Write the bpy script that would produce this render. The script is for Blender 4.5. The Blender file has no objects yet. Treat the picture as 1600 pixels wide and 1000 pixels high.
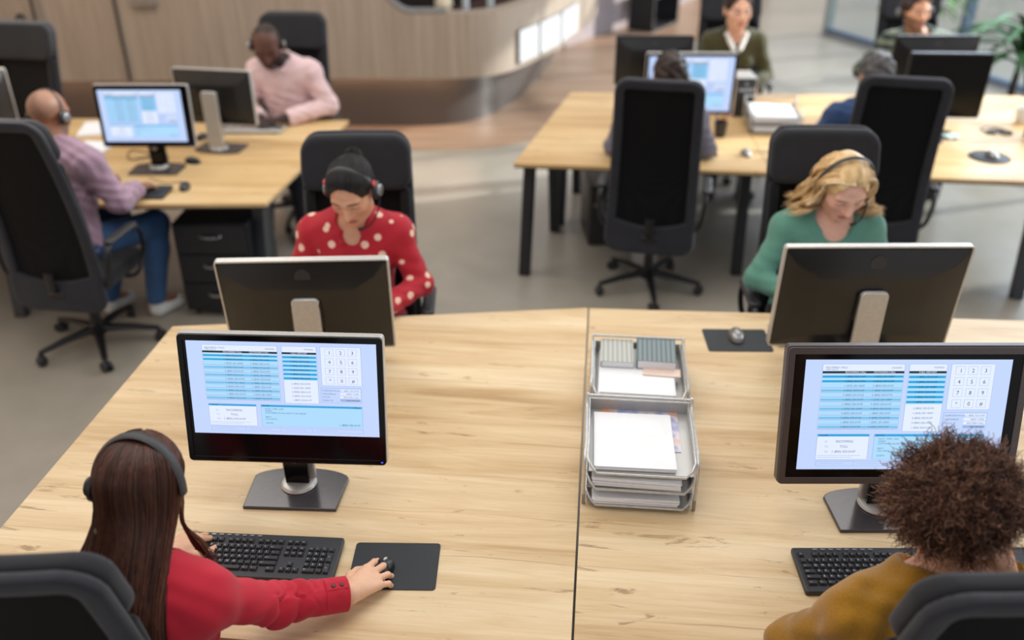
import bpy, math, random
import numpy as np
from mathutils import Vector, Matrix, Euler

# ------------------------------------------------------------------ camera, light, exposure
SC = bpy.context.scene
COL = SC.collection
CAM_Z, PITCH, FPX = 2.54, math.radians(29.4), 1400.0
cam_data = bpy.data.cameras.new('camera')
cam_data.sensor_width = 36.0
cam_data.lens = 36.0 * FPX / 1600.0
cam_data.clip_start = 0.05
cam_data.dof.use_dof = True
cam_data.dof.focus_distance = 2.42
cam_data.dof.aperture_fstop = 1.2
cam = bpy.data.objects.new('camera', cam_data)
cam.location = (0, 0, CAM_Z)
cam.rotation_euler = (math.pi / 2 - PITCH, 0, 0)
COL.objects.link(cam)
SC.camera = cam

world = bpy.data.worlds.new('world')
SC.world = world
world.use_nodes = True
bgn = world.node_tree.nodes['Background']
bgn.inputs[0].default_value = (0.93, 0.95, 1.0, 1)
bgn.inputs[1].default_value = 0.55

SC.view_settings.view_transform = 'Standard'
SC.view_settings.look = 'None'
SC.view_settings.gamma = 1
SC.view_settings.exposure = 0.12
SC.cycles.max_bounces = 6


def sun_lamp():
    d = bpy.data.lights.new('sun', 'SUN')
    d.energy = 7.0
    d.angle = math.radians(1.6)
    d.color = (1.0, 0.95, 0.87)
    o = bpy.data.objects.new('sun', d)
    dr = Vector((-1.0, -0.30, -0.46))
    o.rotation_euler = dr.to_track_quat('-Z', 'Y').to_euler()
    o.location = (9, 9, 6)
    COL.objects.link(o)


sun_lamp()


def area_lamp(name, loc, size, energy, color, aim):
    d = bpy.data.lights.new(name, 'AREA')
    d.shape = 'RECTANGLE'
    d.size, d.size_y = size
    d.energy = energy
    d.color = color
    o = bpy.data.objects.new(name, d)
    o.location = loc
    o.rotation_euler = (Vector(aim) - Vector(loc)).to_track_quat('-Z', 'Y').to_euler()
    COL.objects.link(o)


area_lamp('ceiling_lamp', (-0.3, 2.6, 4.2), (3.2, 2.4), 55, (1.0, 0.96, 0.90), (-0.2, 2.5, 0))
area_lamp('ceiling_lamp', (-2.6, 5.2, 4.2), (2.6, 2.0), 60, (1.0, 0.95, 0.88), (-2.2, 5.0, 0))
area_lamp('ceiling_lamp', (1.8, 6.0, 4.2), (2.6, 2.0), 60, (1.0, 0.97, 0.93), (1.6, 5.8, 0))
area_lamp('window_daylight', (6.2, 4.0, 2.6), (4.0, 2.4), 90, (0.88, 0.93, 1.0), (0.5, 3.4, 0.7))
area_lamp('window_daylight', (5.0, 8.6, 2.9), (4.5, 2.2), 230, (0.76, 0.87, 1.0), (2.6, 7.6, 0.0))


# ------------------------------------------------------------------ small helpers
def at(px, py, z):
    """floor-plan point seen at a photo pixel, for a known height z"""
    u, v = (px - 800) / FPX, (500 - py) / FPX
    s, c = math.sin(PITCH), math.cos(PITCH)
    d = (u, c + v * s, -s + v * c)
    t = (z - CAM_Z) / d[2]
    return Vector((d[0] * t, d[1] * t, z))


def lin(c):
    return tuple((x / 12.92 if x <= 0.04045 else ((x + 0.055) / 1.055) ** 2.4) for x in (v / 255 for v in c)) + (1,)


class Nodes:
    """tiny helper around a material's node tree"""
    def __init__(self, name):
        self.m = bpy.data.materials.new(name)
        self.m.use_nodes = True
        self.t = self.m.node_tree
        self.b = self.t.nodes['Principled BSDF']

    def n(self, typ, **kw):
        nd = self.t.nodes.new(typ)
        for k, v in kw.items():
            if k in nd.inputs:
                self.set(nd.inputs[k], v)
            else:
                setattr(nd, k, v)
        return nd

    def set(self, sock, v):
        if isinstance(v, bpy.types.NodeSocket):
            self.t.links.new(v, sock)
        elif isinstance(v, bpy.types.Node):
            self.t.links.new(v.outputs[0], sock)
        else:
            sock.default_value = v

    def math(self, op, a, b=0.0, c=0.0, clamp=False):
        nd = self.t.nodes.new('ShaderNodeMath')
        nd.operation = op
        nd.use_clamp = clamp
        self.set(nd.inputs[0], a)
        self.set(nd.inputs[1], b)
        self.set(nd.inputs[2], c)
        return nd.outputs[0]

    def mix(self, f, a, b):
        nd = self.t.nodes.new('ShaderNodeMix')
        nd.data_type = 'RGBA'
        self.set(nd.inputs[0], f)
        self.set(nd.inputs[6], a)
        self.set(nd.inputs[7], b)
        return nd.outputs[2]

    def ramp(self, f, stops):
        nd = self.t.nodes.new('ShaderNodeValToRGB')
        self.set(nd.inputs[0], f)
        el = nd.color_ramp.elements
        while len(el) < len(stops):
            el.new(0.5)
        for e, (p, c) in zip(el, stops):
            e.position = p
            e.color = c
        return nd.outputs[0]

    def coords(self, scale=(1, 1, 1), kind='Object'):
        tc = self.t.nodes.new('ShaderNodeTexCoord')
        mp = self.t.nodes.new('ShaderNodeMapping')
        mp.inputs['Scale'].default_value = scale
        self.t.links.new(tc.outputs[kind], mp.inputs[0])
        return mp.outputs[0]

    def noise(self, vec, scale, detail=4, rough=0.5, dist=0.0):
        nd = self.t.nodes.new('ShaderNodeTexNoise')
        self.t.links.new(vec, nd.inputs['Vector'])
        nd.inputs['Scale'].default_value = scale
        nd.inputs['Detail'].default_value = detail
        nd.inputs['Roughness'].default_value = rough
        nd.inputs['Distortion'].default_value = dist
        return nd.outputs[0]

    def bump(self, h, strength, dist=0.01):
        nd = self.t.nodes.new('ShaderNodeBump')
        nd.inputs['Strength'].default_value = strength
        nd.inputs['Distance'].default_value = dist
        self.set(nd.inputs['Height'], h)
        self.t.links.new(nd.outputs[0], self.b.inputs['Normal'])

    def col(self, c):
        self.set(self.b.inputs['Base Color'], c)
        return self

    def pr(self, **kw):
        for k, v in kw.items():
            self.set(self.b.inputs[{'rough': 'Roughness', 'metal': 'Metallic', 'spec': 'Specular IOR Level', 'sheen': 'Sheen Weight',
                                    'coat': 'Coat Weight', 'sss': 'Subsurface Weight', 'trans': 'Transmission Weight'}[k]], v)
        return self


def plain(name, c, rough=0.5, metal=0.0, var=0.06, scale=30, bump=0.0, spec=0.5, stretch=(1, 1, 1)):
    """a procedural material: colour with slight noise variation and optional bump"""
    N = Nodes(name)
    v = N.coords(stretch)
    nz = N.noise(v, scale)
    base = lin(c)
    dk = tuple(x * (1 - var * 2) for x in base[:3]) + (1,)
    lt = tuple(min(1, x * (1 + var * 2)) for x in base[:3]) + (1,)
    N.col(N.ramp(nz, [(0.3, dk), (0.7, lt)])).pr(rough=rough, metal=metal, spec=spec)
    if bump:
        N.bump(nz, bump, 0.004)
    return N.m


def emit(name, c, s=1.0):
    N = Nodes(name)
    N.col((0.01, 0.01, 0.01, 1)).pr(rough=0.35)
    N.b.inputs['Emission Color'].default_value = lin(c)
    N.b.inputs['Emission Strength'].default_value = s
    return N.m


# ------------------------------------------------------------------ scene-graph helpers
def thing(name, label, cat, loc=(0, 0, 0), rot=0.0, group=None):
    o = bpy.data.objects.new(name, None)
    o.empty_display_size = 0.1
    COL.objects.link(o)
    o.location = loc
    o.rotation_euler = (0, 0, rot)
    tag(o, label, cat, group)
    return o


def tag(o, label, cat, group=None, kind=None):
    if label:
        o['label'] = label
    if cat:
        o['category'] = cat
    if group:
        o['group'] = group
    if kind:
        o['kind'] = kind
    return o


def copy_tree(src, label, loc, rot, group=None):
    r = src.copy()
    COL.objects.link(r)
    r.location = loc
    r.rotation_euler = (0, 0, rot)
    r['label'] = label
    if group:
        r['group'] = group
    for ch in list(src.children):
        c = ch.copy()
        COL.objects.link(c)
        c.parent = r
        for g in list(ch.children):
            d = g.copy()
            COL.objects.link(d)
            d.parent = c
    return r


def link_mesh(name, me, mats, parent=None, smooth=True, bevel=0.0):
    o = bpy.data.objects.new(name, me)
    for m in (mats if isinstance(mats, (list, tuple)) else [mats]):
        me.materials.append(m)
    COL.objects.link(o)
    if smooth is True:
        me.shade_smooth()
    elif smooth == 'auto':
        me.shade_smooth()
        me.set_sharp_from_angle(angle=math.radians(38))
    if bevel:
        md = o.modifiers.new('bevel', 'BEVEL')
        md.width = bevel
        md.segments = 3
        md.limit_method = 'ANGLE'
        md.angle_limit = math.radians(40)
        md.harden_normals = False
    if parent:
        o.parent = parent
    return o


class MB:
    """mesh buffer: collects shapes, links them as ONE object"""
    def __init__(self):
        self.v, self.f, self.mi = [], [], []
        self.cm = 0

    def add(self, vs, fs, M=None):
        b = len(self.v)
        for p in vs:
            p = Vector(p)
            self.v.append(tuple(M @ p) if M else tuple(p))
        for f in fs:
            self.f.append(tuple(i + b for i in f))
            self.mi.append(self.cm)
        return self

    def box(self, c, s, M=None):
        x, y, z = c
        a, b, d = s[0] / 2, s[1] / 2, s[2] / 2
        vs = [(x + i * a, y + j * b, z + k * d) for k in (-1, 1) for j in (-1, 1) for i in (-1, 1)]
        fs = [(0, 2, 3, 1), (4, 5, 7, 6), (0, 1, 5, 4), (2, 6, 7, 3), (0, 4, 6, 2), (1, 3, 7, 5)]
        return self.add(vs, fs, M)

    def prism(self, poly, z0, z1, M=None):
        n = len(poly)
        vs = [(x, y, z0) for x, y in poly] + [(x, y, z1) for x, y in poly]
        fs = [tuple(range(n - 1, -1, -1)), tuple(range(n, 2 * n))]
        fs += [(i, (i + 1) % n, n + (i + 1) % n, n + i) for i in range(n)]
        return self.add(vs, fs, M)

    def tube(self, pts, r, seg=8, closed=False, M=None, flat=1.0, up=None):
        pts = [Vector(p) for p in pts]
        n = len(pts)
        rs = r if isinstance(r, (list, tuple, np.ndarray)) else [r] * n
        vs, fs = [], []
        prev = None
        for i, p in enumerate(pts):
            if closed:
                t = pts[(i + 1) % n] - pts[i - 1]
            else:
                t = pts[min(i + 1, n - 1)] - pts[max(i - 1, 0)]
            t = t.normalized() if t.length > 1e-9 else Vector((0, 0, 1))
            if up is not None:
                u = Vector(up)
            elif prev is not None:
                u = prev
            else:
                u = Vector((0, 0, 1)) if abs(t.z) < 0.9 else Vector((1, 0, 0))
            u = u - t * u.dot(t)
            if u.length < 1e-6:
                u = t.orthogonal()
            u.normalize()
            prev = u
            w = t.cross(u)
            for k in range(seg):
                a = 2 * math.pi * k / seg
                vs.append(p + u * (math.cos(a) * rs[i] * flat) + w * (math.sin(a) * rs[i]))
        m = n if closed else n - 1
        for i in range(m):
            for k in range(seg):
                a, b = i * seg + k, i * seg + (k + 1) % seg
                j = ((i + 1) % n) * seg
                fs.append((a, j + k, j + (k + 1) % seg, b)[::-1])
        if not closed:
            fs.append(tuple(range(seg - 1, -1, -1)))
            fs.append(tuple((n - 1) * seg + k for k in range(seg)))
        return self.add(vs, fs, M)

    def lathe(self, prof, seg=24, M=None, c=(0, 0, 0)):
        vs, fs = [], []
        for r, z in prof:
            for k in range(seg):
                a = 2 * math.pi * k / seg
                vs.append((c[0] + r * math.cos(a), c[1] + r * math.sin(a), c[2] + z))
        n = len(prof)
        for i in range(n - 1):
            for k in range(seg):
                a, b = i * seg + k, i * seg + (k + 1) % seg
                fs.append((a, b, b + seg, a + seg))
        fs.append(tuple(range(seg - 1, -1, -1)))
        fs.append(tuple((n - 1) * seg + k for k in range(seg)))
        return self.add(vs, fs, M)

    def build(self, name, mats, parent=None, smooth='auto', bevel=0.0):
        me = bpy.data.meshes.new(name)
        me.from_pydata(self.v, [], self.f)
        if any(self.mi):
            me.polygons.foreach_set('material_index', self.mi)
        me.validate()
        me.update()
        return link_mesh(name, me, mats, parent, smooth, bevel)


def roundrect(w, h, r, seg=6, cx=0, cy=0):
    pts = []
    for sx, sy, a0 in ((1, 1, 0), (-1, 1, 90), (-1, -1, 180), (1, -1, 270)):
        for k in range(seg + 1):
            a = math.radians(a0 + 90 * k / seg)
            pts.append((cx + sx * (w / 2 - r) + r * math.cos(a), cy + sy * (h / 2 - r) + r * math.sin(a)))
    return pts


def catmull(pts, n=8, closed=False):
    P = [np.array(p, float) for p in pts]
    out = []
    m = len(P)
    rng = range(m if closed else m - 1)
    for i in rng:
        if closed:
            p0, p1, p2, p3 = P[i - 1], P[i], P[(i + 1) % m], P[(i + 2) % m]
        else:
            p0, p1, p2, p3 = P[max(i - 1, 0)], P[i], P[i + 1], P[min(i + 2, m - 1)]
        for k in range(n):
            t = k / n
            out.append(0.5 * ((2 * p1) + (-p0 + p2) * t + (2 * p0 - 5 * p1 + 4 * p2 - p3) * t * t + (-p0 + 3 * p1 - 3 * p2 + p3) * t ** 3))
    if not closed:
        out.append(P[-1])
    return [tuple(p) for p in out]


# ------------------------------------------------------------------ signed-distance bodies -> one continuous mesh
class Sdf:
    def __init__(self):
        self.ops = []

    def cap(self, a, b, ra, rb=None, k=0.015, sub=False):
        self.ops.append(('cap', np.array(a, np.float32), np.array(b, np.float32), ra, ra if rb is None else rb, k, sub))
        return self

    def ell(self, c, r, R=None, k=0.02, sub=False):
        self.ops.append(('ell', np.array(c, np.float32), np.array(r, np.float32), None if R is None else np.array(R, np.float32), None, k, sub))
        return self

    def sph(self, c, r, k=0.015, sub=False):
        return self.cap(c, c, r, r, k, sub)

    def cut(self, p, n):
        """keep the side the normal points away from"""
        n = np.array(n, np.float32)
        self.ops.append(('cut', np.array(p, np.float32), n / np.linalg.norm(n), None, None, 0, True))
        return self

    def fn(self, f):
        self.ops.append(('fn', f, None, None, None, 0, False))
        return self

    def __call__(self, P):
        d = np.full(len(P), 9.0, np.float32)
        for t, a, b, c, e, k, sub in self.ops:
            if t == 'fn':
                d = a(P, d)
                continue
            if t == 'cap':
                ab = b - a
                q = P - a
                L = float(ab @ ab)
                h = np.clip(q @ ab / L, 0, 1) if L > 1e-12 else np.zeros(len(P), np.float32)
                s = np.linalg.norm(q - h[:, None] * ab, axis=1) - (c + (e - c) * h)
            elif t == 'ell':
                q = P - a
                if c is not None:
                    q = q @ c
                k0 = np.linalg.norm(q / b, axis=1)
                k1 = np.linalg.norm(q / (b * b), axis=1) + 1e-9
                s = k0 * (k0 - 1.0) / k1
            else:
                s = (P - a) @ b
            if sub:
                s = s if t == 'cut' else -s
                if k > 0:
                    h = np.clip(k - np.abs(d - s), 0, None) / k
                    d = np.maximum(d, s) + h * h * k * 0.25
                else:
                    d = np.maximum(d, s)
            else:
                if k > 0:
                    h = np.clip(k - np.abs(d - s), 0, None) / k
                    d = np.minimum(d, s) - h * h * k * 0.25
                else:
                    d = np.minimum(d, s)
        return d


def surface(f, lo, hi, h, B=6, slack=1.9):
    """surface nets over the blocks near the surface: vertices, quads"""
    lo = np.array(lo, float)
    hi = np.array(hi, float)
    nb = np.maximum(1, np.ceil((hi - lo) / (h * B)).astype(int))
    g = np.stack(np.meshgrid(*[np.arange(n) for n in nb], indexing='ij'), -1).reshape(-1, 3)
    cen = (lo + (g + 0.5) * h * B).astype(np.float32)
    g = g[np.abs(f(cen)) < h * B * 0.87 * slack]
    r = np.arange(B + 1)
    loc = np.stack(np.meshgrid(r, r, r, indexing='ij'), -1).reshape(-1, 3)
    V, K, E = [], [], []
    DIM = nb * B + 2
    key = lambda c: (c[:, 0] * DIM[1] + c[:, 1]) * DIM[2] + c[:, 2]
    corners = [(i, j, k) for i in (0, 1) for j in (0, 1) for k in (0, 1)]
    for s in range(0, len(g), 600):
        gb = g[s:s + 600]
        idx = gb[:, None, :] * B + loc[None]
        P = (lo + idx * h).astype(np.float32)
        D = f(P.reshape(-1, 3)).reshape(len(gb), B + 1, B + 1, B + 1)
        C = {c: D[:, c[0]:c[0] + B, c[1]:c[1] + B, c[2]:c[2] + B] for c in corners}
        neg = sum((C[c] < 0).astype(np.int8) for c in corners)
        act = np.argwhere((neg > 0) & (neg < 8))
        if not len(act):
            continue
        b_, i_, j_, k_ = act.T
        acc = np.zeros((len(act), 3))
        cnt = np.zeros(len(act))
        cv = {c: C[c][b_, i_, j_, k_] for c in corners}
        for a in range(3):
            for c in corners:
                if c[a]:
                    continue
                c2 = list(c)
                c2[a] = 1
                v0, v1 = cv[c], cv[tuple(c2)]
                m = (v0 < 0) != (v1 < 0)
                t = np.where(m, v0 / np.where(m, v0 - v1, 1), 0)
                p = np.array(c, float)[None] + 0 * acc
                p[:, a] += t
                acc += p * m[:, None]
                cnt += m
        cell = gb[b_] * B + np.stack([i_, j_, k_], 1)
        V.append(lo + (cell + acc / cnt[:, None]) * h)
        K.append(key(cell))
        for a in range(3):
            c2 = [0, 0, 0]
            c2[a] = 1
            v0, v1 = cv[(0, 0, 0)], cv[tuple(c2)]
            m = (v0 < 0) != (v1 < 0)
            E.append((a, cell[m], v0[m] < 0))
    V = np.concatenate(V)
    K = np.concatenate(K)
    o = np.argsort(K)
    V, K = V[o], K[o]
    F = []
    for a, cell, inside in E:
        u, w = (a + 1) % 3, (a + 2) % 3
        q = []
        ok = np.ones(len(cell), bool)
        for du, dw in ((0, 0), (-1, 0), (-1, -1), (0, -1)):
            c = cell.copy()
            c[:, u] += du
            c[:, w] += dw
            kk = key(c)
            i = np.clip(np.searchsorted(K, kk), 0, len(K) - 1)
            ok &= K[i] == kk
            q.append(i)
        q = np.stack(q, 1)
        q = np.where(inside[:, None], q, q[:, ::-1])
        F.append(q[ok])
    return V, np.concatenate(F)


def np_mesh(name, V, F, mats, parent=None, smooth=True, attrs=None):
    me = bpy.data.meshes.new(name)
    V = np.asarray(V, np.float32)
    F = np.asarray(F, np.int32)
    k = F.shape[1]
    me.vertices.add(len(V))
    me.vertices.foreach_set('co', V.ravel())
    me.loops.add(F.size)
    me.loops.foreach_set('vertex_index', F.ravel())
    me.polygons.add(len(F))
    me.polygons.foreach_set('loop_start', np.arange(0, F.size, k, dtype=np.int32))
    me.polygons.foreach_set('loop_total', np.full(len(F), k, np.int32))
    me.update(calc_edges=True)
    for nm, arr in (attrs or {}).items():
        at_ = me.attributes.new(nm, 'FLOAT_VECTOR' if arr.ndim == 2 else 'FLOAT', 'POINT')
        at_.data.foreach_set('vector' if arr.ndim == 2 else 'value', np.asarray(arr, np.float32).ravel())
    return link_mesh(name, me, mats, parent, smooth)


def sdf_obj(name, f, lo, hi, h, mats, parent=None, post=None, attrs=None):
    V, F = surface(f, lo, hi, h)
    at_ = attrs(V) if attrs else None
    if post:
        V = post(V)
    return np_mesh(name, V, F, mats, parent, True, at_)


def tubes_np(paths, r, seg=3, taper=True):
    """many thin strands (S, n, 3) as one vertex/quad array; r: (S,) or scalar"""
    S, n, _ = paths.shape
    T = np.gradient(paths, axis=1)
    T /= np.linalg.norm(T, axis=2, keepdims=True) + 1e-9
    u = np.cross(T[:, 0], np.where(np.abs(T[:, 0, 2:3]) < 0.8, np.array([0, 0, 1.0]), np.array([1.0, 0, 0])))
    U = np.empty_like(T)
    for i in range(n):
        u = u - T[:, i] * np.sum(u * T[:, i], axis=1, keepdims=True)
        u = u / (np.linalg.norm(u, axis=1, keepdims=True) + 1e-9)
        U[:, i] = u
    W = np.cross(T, U)
    rr = np.broadcast_to(np.asarray(r, float).reshape(-1, 1), (S, n)).copy()
    if taper:
        rr *= np.clip(1.25 - np.linspace(0, 1, n) ** 3, 0.25, 1)[None]
    ang = 2 * np.pi * np.arange(seg) / seg
    V = paths[:, :, None, :] + rr[:, :, None, None] * (np.cos(ang)[None, None, :, None] * U[:, :, None, :] + np.sin(ang)[None, None, :, None] * W[:, :, None, :])
    base = (np.arange(S) * n * seg)[:, None, None]
    i = np.arange(n - 1)[None, :, None] * seg
    k = np.arange(seg)[None, None, :]
    k2 = (k + 1) % seg
    F = np.stack([base + i + k, base + i + k2, base + i + seg + k2, base + i + seg + k], -1).reshape(-1, 4)
    return V.reshape(-1, 3), F


random.seed(4)
RNG = np.random.default_rng(4)

# ------------------------------------------------------------------ materials
def m_floor():
    N = Nodes('polished_concrete')
    v = N.coords((1, 1, 1))
    a = N.noise(v, 0.7, 3, 0.5)
    b = N.noise(v, 6.0, 6, 0.6)
    f = N.math('ADD', N.math('MULTIPLY', a, 0.7), N.math('MULTIPLY', b, 0.3))
    N.col(N.ramp(f, [(0.30, lin((136, 129, 117))), (0.70, lin((162, 154, 141)))]))
    N.pr(rough=N.math('ADD', 0.24, N.math('MULTIPLY', b, 0.16)), spec=0.5)
    return N.m


def m_oak(name, tint=(1, 1, 1)):
    """light oak laminate: long grain, soft plank bands, small dark fissures"""
    N = Nodes(name)
    v = N.coords((0.55, 6.0, 6.0))
    v2 = N.coords((0.18, 3.2, 1.0))
    v3 = N.coords((1.3, 34.0, 1.0))
    v4 = N.coords((1.7, 9.0, 1.0))
    broad = N.noise(v2, 2.3, 3, 0.5, 0.4)
    mid = N.noise(v, 3.0, 6, 0.62, 1.1)
    fine = N.noise(v3, 5.0, 4, 0.65, 0.3)
    f = N.math('ADD', N.math('ADD', N.math('MULTIPLY', broad, 0.50), N.math('MULTIPLY', mid, 0.35)), N.math('MULTIPLY', fine, 0.15))
    t = lambda c: lin(tuple(min(255, x * k) for x, k in zip(c, tint)))
    base = N.ramp(f, [(0.36, t((188, 152, 108))), (0.45, t((212, 180, 136))), (0.54, t((226, 198, 157))), (0.64, t((238, 215, 178)))])
    knot = N.noise(v4, 2.1, 5, 0.7, 1.6)
    crack = N.ramp(knot, [(0.615, (0, 0, 0, 1)), (0.70, (1, 1, 1, 1))])
    c = N.mix(N.math('MULTIPLY', crack, 0.62), base, t((128, 90, 56)))
    sp = N.n('ShaderNodeSeparateXYZ')
    N.t.links.new(N.coords((1, 1, 1)), sp.inputs[0])
    wob = N.noise(N.coords((1.2, 0.6, 1)), 1.6, 3)
    fr = N.math('FRACT', N.math('ADD', N.math('MULTIPLY', sp.outputs[1], 5.7), N.math('MULTIPLY', wob, 0.22)))
    line = N.math('MULTIPLY', N.math('LESS_THAN', fr, 0.022), N.ramp(N.noise(N.coords((0.9, 4.0, 1)), 1.7, 2), [(0.46, (0, 0, 0, 1)), (0.62, (1, 1, 1, 1))]))
    c = N.mix(N.math('MULTIPLY', line, 0.45), c, t((140, 102, 66)))
    N.col(c).pr(rough=N.math('ADD', 0.34, N.math('MULTIPLY', mid, 0.18)), spec=0.35)
    N.bump(fine, 0.08, 0.002)
    return N.m


def m_panelwood():
    N = Nodes('taupe_wood_panelling')
    v = N.coords((14, 14, 0.5))
    a = N.noise(v, 2.4, 5, 0.6, 0.3)
    N.col(N.ramp(a, [(0.35, lin((156, 138, 121))), (0.65, lin((174, 156, 138)))])).pr(rough=0.45, spec=0.35)
    return N.m


def m_plankfloor():
    N = Nodes('brown_plank_floor')
    v = N.coords((0.4, 7.0, 1))
    a = N.noise(v, 2.2, 4, 0.55, 0.2)
    N.col(N.ramp(a, [(0.35, lin((128, 103, 84))), (0.65, lin((160, 132, 109)))])).pr(rough=0.42, spec=0.4)
    return N.m


def m_fabric(name, c, scale=260, var=0.10, bump=0.35, rough=0.9):
    N = Nodes(name)
    v = N.coords((1, 1, 1))
    ck = N.n('ShaderNodeTexWave', Scale=scale * 0.35)
    N.t.links.new(v, ck.inputs['Vector'])
    nz = N.noise(v, scale, 2)
    big = N.noise(v, 9, 4)
    f = N.math('ADD', N.math('MULTIPLY', nz, 0.6), N.math('MULTIPLY', big, 0.4))
    b = lin(c)
    N.col(N.ramp(f, [(0.35, tuple(x * (1 - 2 * var) for x in b[:3]) + (1,)), (0.65, tuple(min(1, x * (1 + 2 * var)) for x in b[:3]) + (1,))]))
    N.pr(rough=rough, spec=0.25, sheen=0.15)
    N.bump(nz, bump, 0.0015)
    return N.m


def m_mesh(name, c0, c1):
    """open-weave chair mesh: fine woven dot pattern"""
    N = Nodes(name)
    v = N.coords((1, 1, 1))
    vo = N.n('ShaderNodeTexVoronoi', Scale=230.0, Randomness=0.15)
    N.t.links.new(v, vo.inputs['Vector'])
    N.col(N.ramp(vo.outputs['Distance'], [(0.25, lin(c1)), (0.6, lin(c0))])).pr(rough=0.75, spec=0.2)
    N.bump(vo.outputs['Distance'], 0.4, 0.001)
    return N.m


M = dict(
    floor=m_floor(), oak=m_oak('light_oak_laminate', (0.965, 0.96, 0.945)), oak_rear=m_oak('honey_oak_laminate', (0.93, 0.89, 0.80)), panel=m_panelwood(), plank=m_plankfloor(),
    plinth=plain('brushed_dark_metal', (98, 90, 86), 0.32, 0.35, 0.05, 40, stretch=(6, 6, 0.5)),
    wall_white=plain('off_white_paint', (226, 222, 216), 0.7, var=0.02),
    lilac=plain('pale_mauve_paint', (150, 140, 142), 0.6, var=0.03, scale=4),
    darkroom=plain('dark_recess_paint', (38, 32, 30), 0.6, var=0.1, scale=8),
    counter=plain('dark_walnut_counter', (70, 50, 42), 0.3, var=0.15, scale=12, stretch=(1, 8, 1)),
    rim=plain('grey_lacquer_rim', (120, 116, 112), 0.4, var=0.03),
    edge=plain('black_edge_band', (40, 38, 38), 0.5, var=0.05),
    black=plain('black_plastic', (22, 22, 24), 0.38, var=0.10, scale=200, bump=0.05),
    gloss=plain('gloss_black_plastic', (10, 10, 11), 0.14, var=0.05, scale=20, spec=0.25),
    charcoal=plain('charcoal_plastic', (46, 44, 44), 0.42, var=0.06, scale=180, bump=0.04),
    bronze=plain('bronze_grey_plastic', (92, 84, 84), 0.33, 0.35, 0.03, 120),
    backshell=plain('dark_monitor_shell', (30, 29, 29), 0.30, var=0.06, scale=180, bump=0.03),
    base=plain('smoked_grey_base', (70, 66, 68), 0.16, 0.1, 0.04, 60),
    silver=plain('silver_plastic', (196, 192, 186), 0.34, 0.35, 0.03, 90),
    silverdk=plain('satin_aluminium', (150, 148, 146), 0.3, 0.7, 0.04, 90),
    wire=plain('grey_wire_metal', (196, 194, 190), 0.32, 0.5, 0.05, 60),
    leg=plain('graphite_steel', (54, 57, 62), 0.45, 0.2, 0.05, 50),
    legblack=plain('black_steel', (30, 31, 35), 0.45, 0.2, 0.05, 50),
    key=plain('keycap_black', (40, 40, 42), 0.5, var=0.06, scale=150, bump=0.05),
    legend=plain('keycap_print_white', (205, 205, 205), 0.6, var=0.01),
    pad=plain('black_mouse_mat', (38, 40, 42), 0.62, var=0.08, scale=300, bump=0.1),
    paper=plain('white_paper', (236, 236, 236), 0.75, var=0.015, scale=14),
    paperedge=plain('paper_stack_edge', (240, 240, 243), 0.8, var=0.05, scale=3, stretch=(1, 1, 300)),
    chairfab=m_fabric('charcoal_chair_fabric', (36, 36, 39)),
    chairdark=m_fabric('black_chair_fabric', (20, 20, 22)),
    chairgrey=m_fabric('slate_chair_fabric', (44, 44, 49)),
    mesh=m_mesh('black_chair_mesh', (6, 6, 8), (18, 18, 20)),
    caster=plain('caster_rubber', (34, 34, 36), 0.5, var=0.05),
    glassframe=plain('blue_grey_aluminium', (108, 124, 146), 0.4, 0.3, 0.03, 20),
    greenframe=plain('sage_aluminium', (150, 160, 156), 0.4, 0.3, 0.03, 20),
    leaf=plain('deep_green_leaf', (34, 88, 26), 0.6, var=0.2, scale=8),
    leaf2=plain('pale_green_leaf', (84, 124, 54), 0.6, var=0.2, scale=20),
    pot=plain('grey_planter', (120, 118, 116), 0.6, var=0.05),
    soil=plain('potting_soil', (52, 40, 32), 0.9, var=0.2, scale=60),
    pave=plain('pale_blue_paving', (168, 178, 196), 0.8, var=0.06, scale=3),
    led=emit('warm_led_strip', (255, 214, 176), 38.0),
    reflection_glow=emit('painted_window_reflection', (246, 248, 250), 1.05),  # glow put in for reflected window light, not a lamp
)


def m_glass():
    N = Nodes('clear_window_glass')
    t = N.t
    tr = t.nodes.new('ShaderNodeBsdfTransparent')
    tr.inputs[0].default_value = (0.90, 0.96, 1.0, 1)
    gl = t.nodes.new('ShaderNodeBsdfGlossy')
    gl.inputs['Roughness'].default_value = 0.03
    mx = t.nodes.new('ShaderNodeMixShader')
    mx.inputs[0].default_value = 0.07
    t.links.new(tr.outputs[0], mx.inputs[1])
    t.links.new(gl.outputs[0], mx.inputs[2])
    t.links.new(mx.outputs[0], t.nodes['Material Output'].inputs[0])
    return N.m


M['glass'] = m_glass()


def struct(o):
    o['kind'] = 'structure'
    return o


# ------------------------------------------------------------------ the setting
mb = MB()
mb.box((0.5, 7.0, -0.05), (16.0, 17.0, 0.1))
struct(mb.build('floor', M['floor']))

# brown plank area in front of the reception, with its curved front line, running back into the corridor
front = catmull([(-9, 7.70), (-3.6, 7.66), (-2.09, 7.63), (-1.11, 7.52), (-0.45, 7.51), (0.0, 7.66), (0.40, 8.02), (0.90, 8.76), (1.50, 9.75), (2.1, 11.1), (2.7, 13.0), (3.2, 15.4)], 8)
mb = MB()
mb.prism(front + [(-9, 15.4)], 0.0, 0.006)
struct(mb.build('floor_planks', M['plank']))

over = catmull([(-9, 7.74), (-4.49, 7.88), (-1.59, 7.99), (-0.80, 7.985), (-0.45, 8.00), (-0.20, 8.08), (0.02, 8.30), (0.28, 8.78), (0.52, 9.34), (0.80, 10.2), (1.00, 11.0)], 14)


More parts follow.
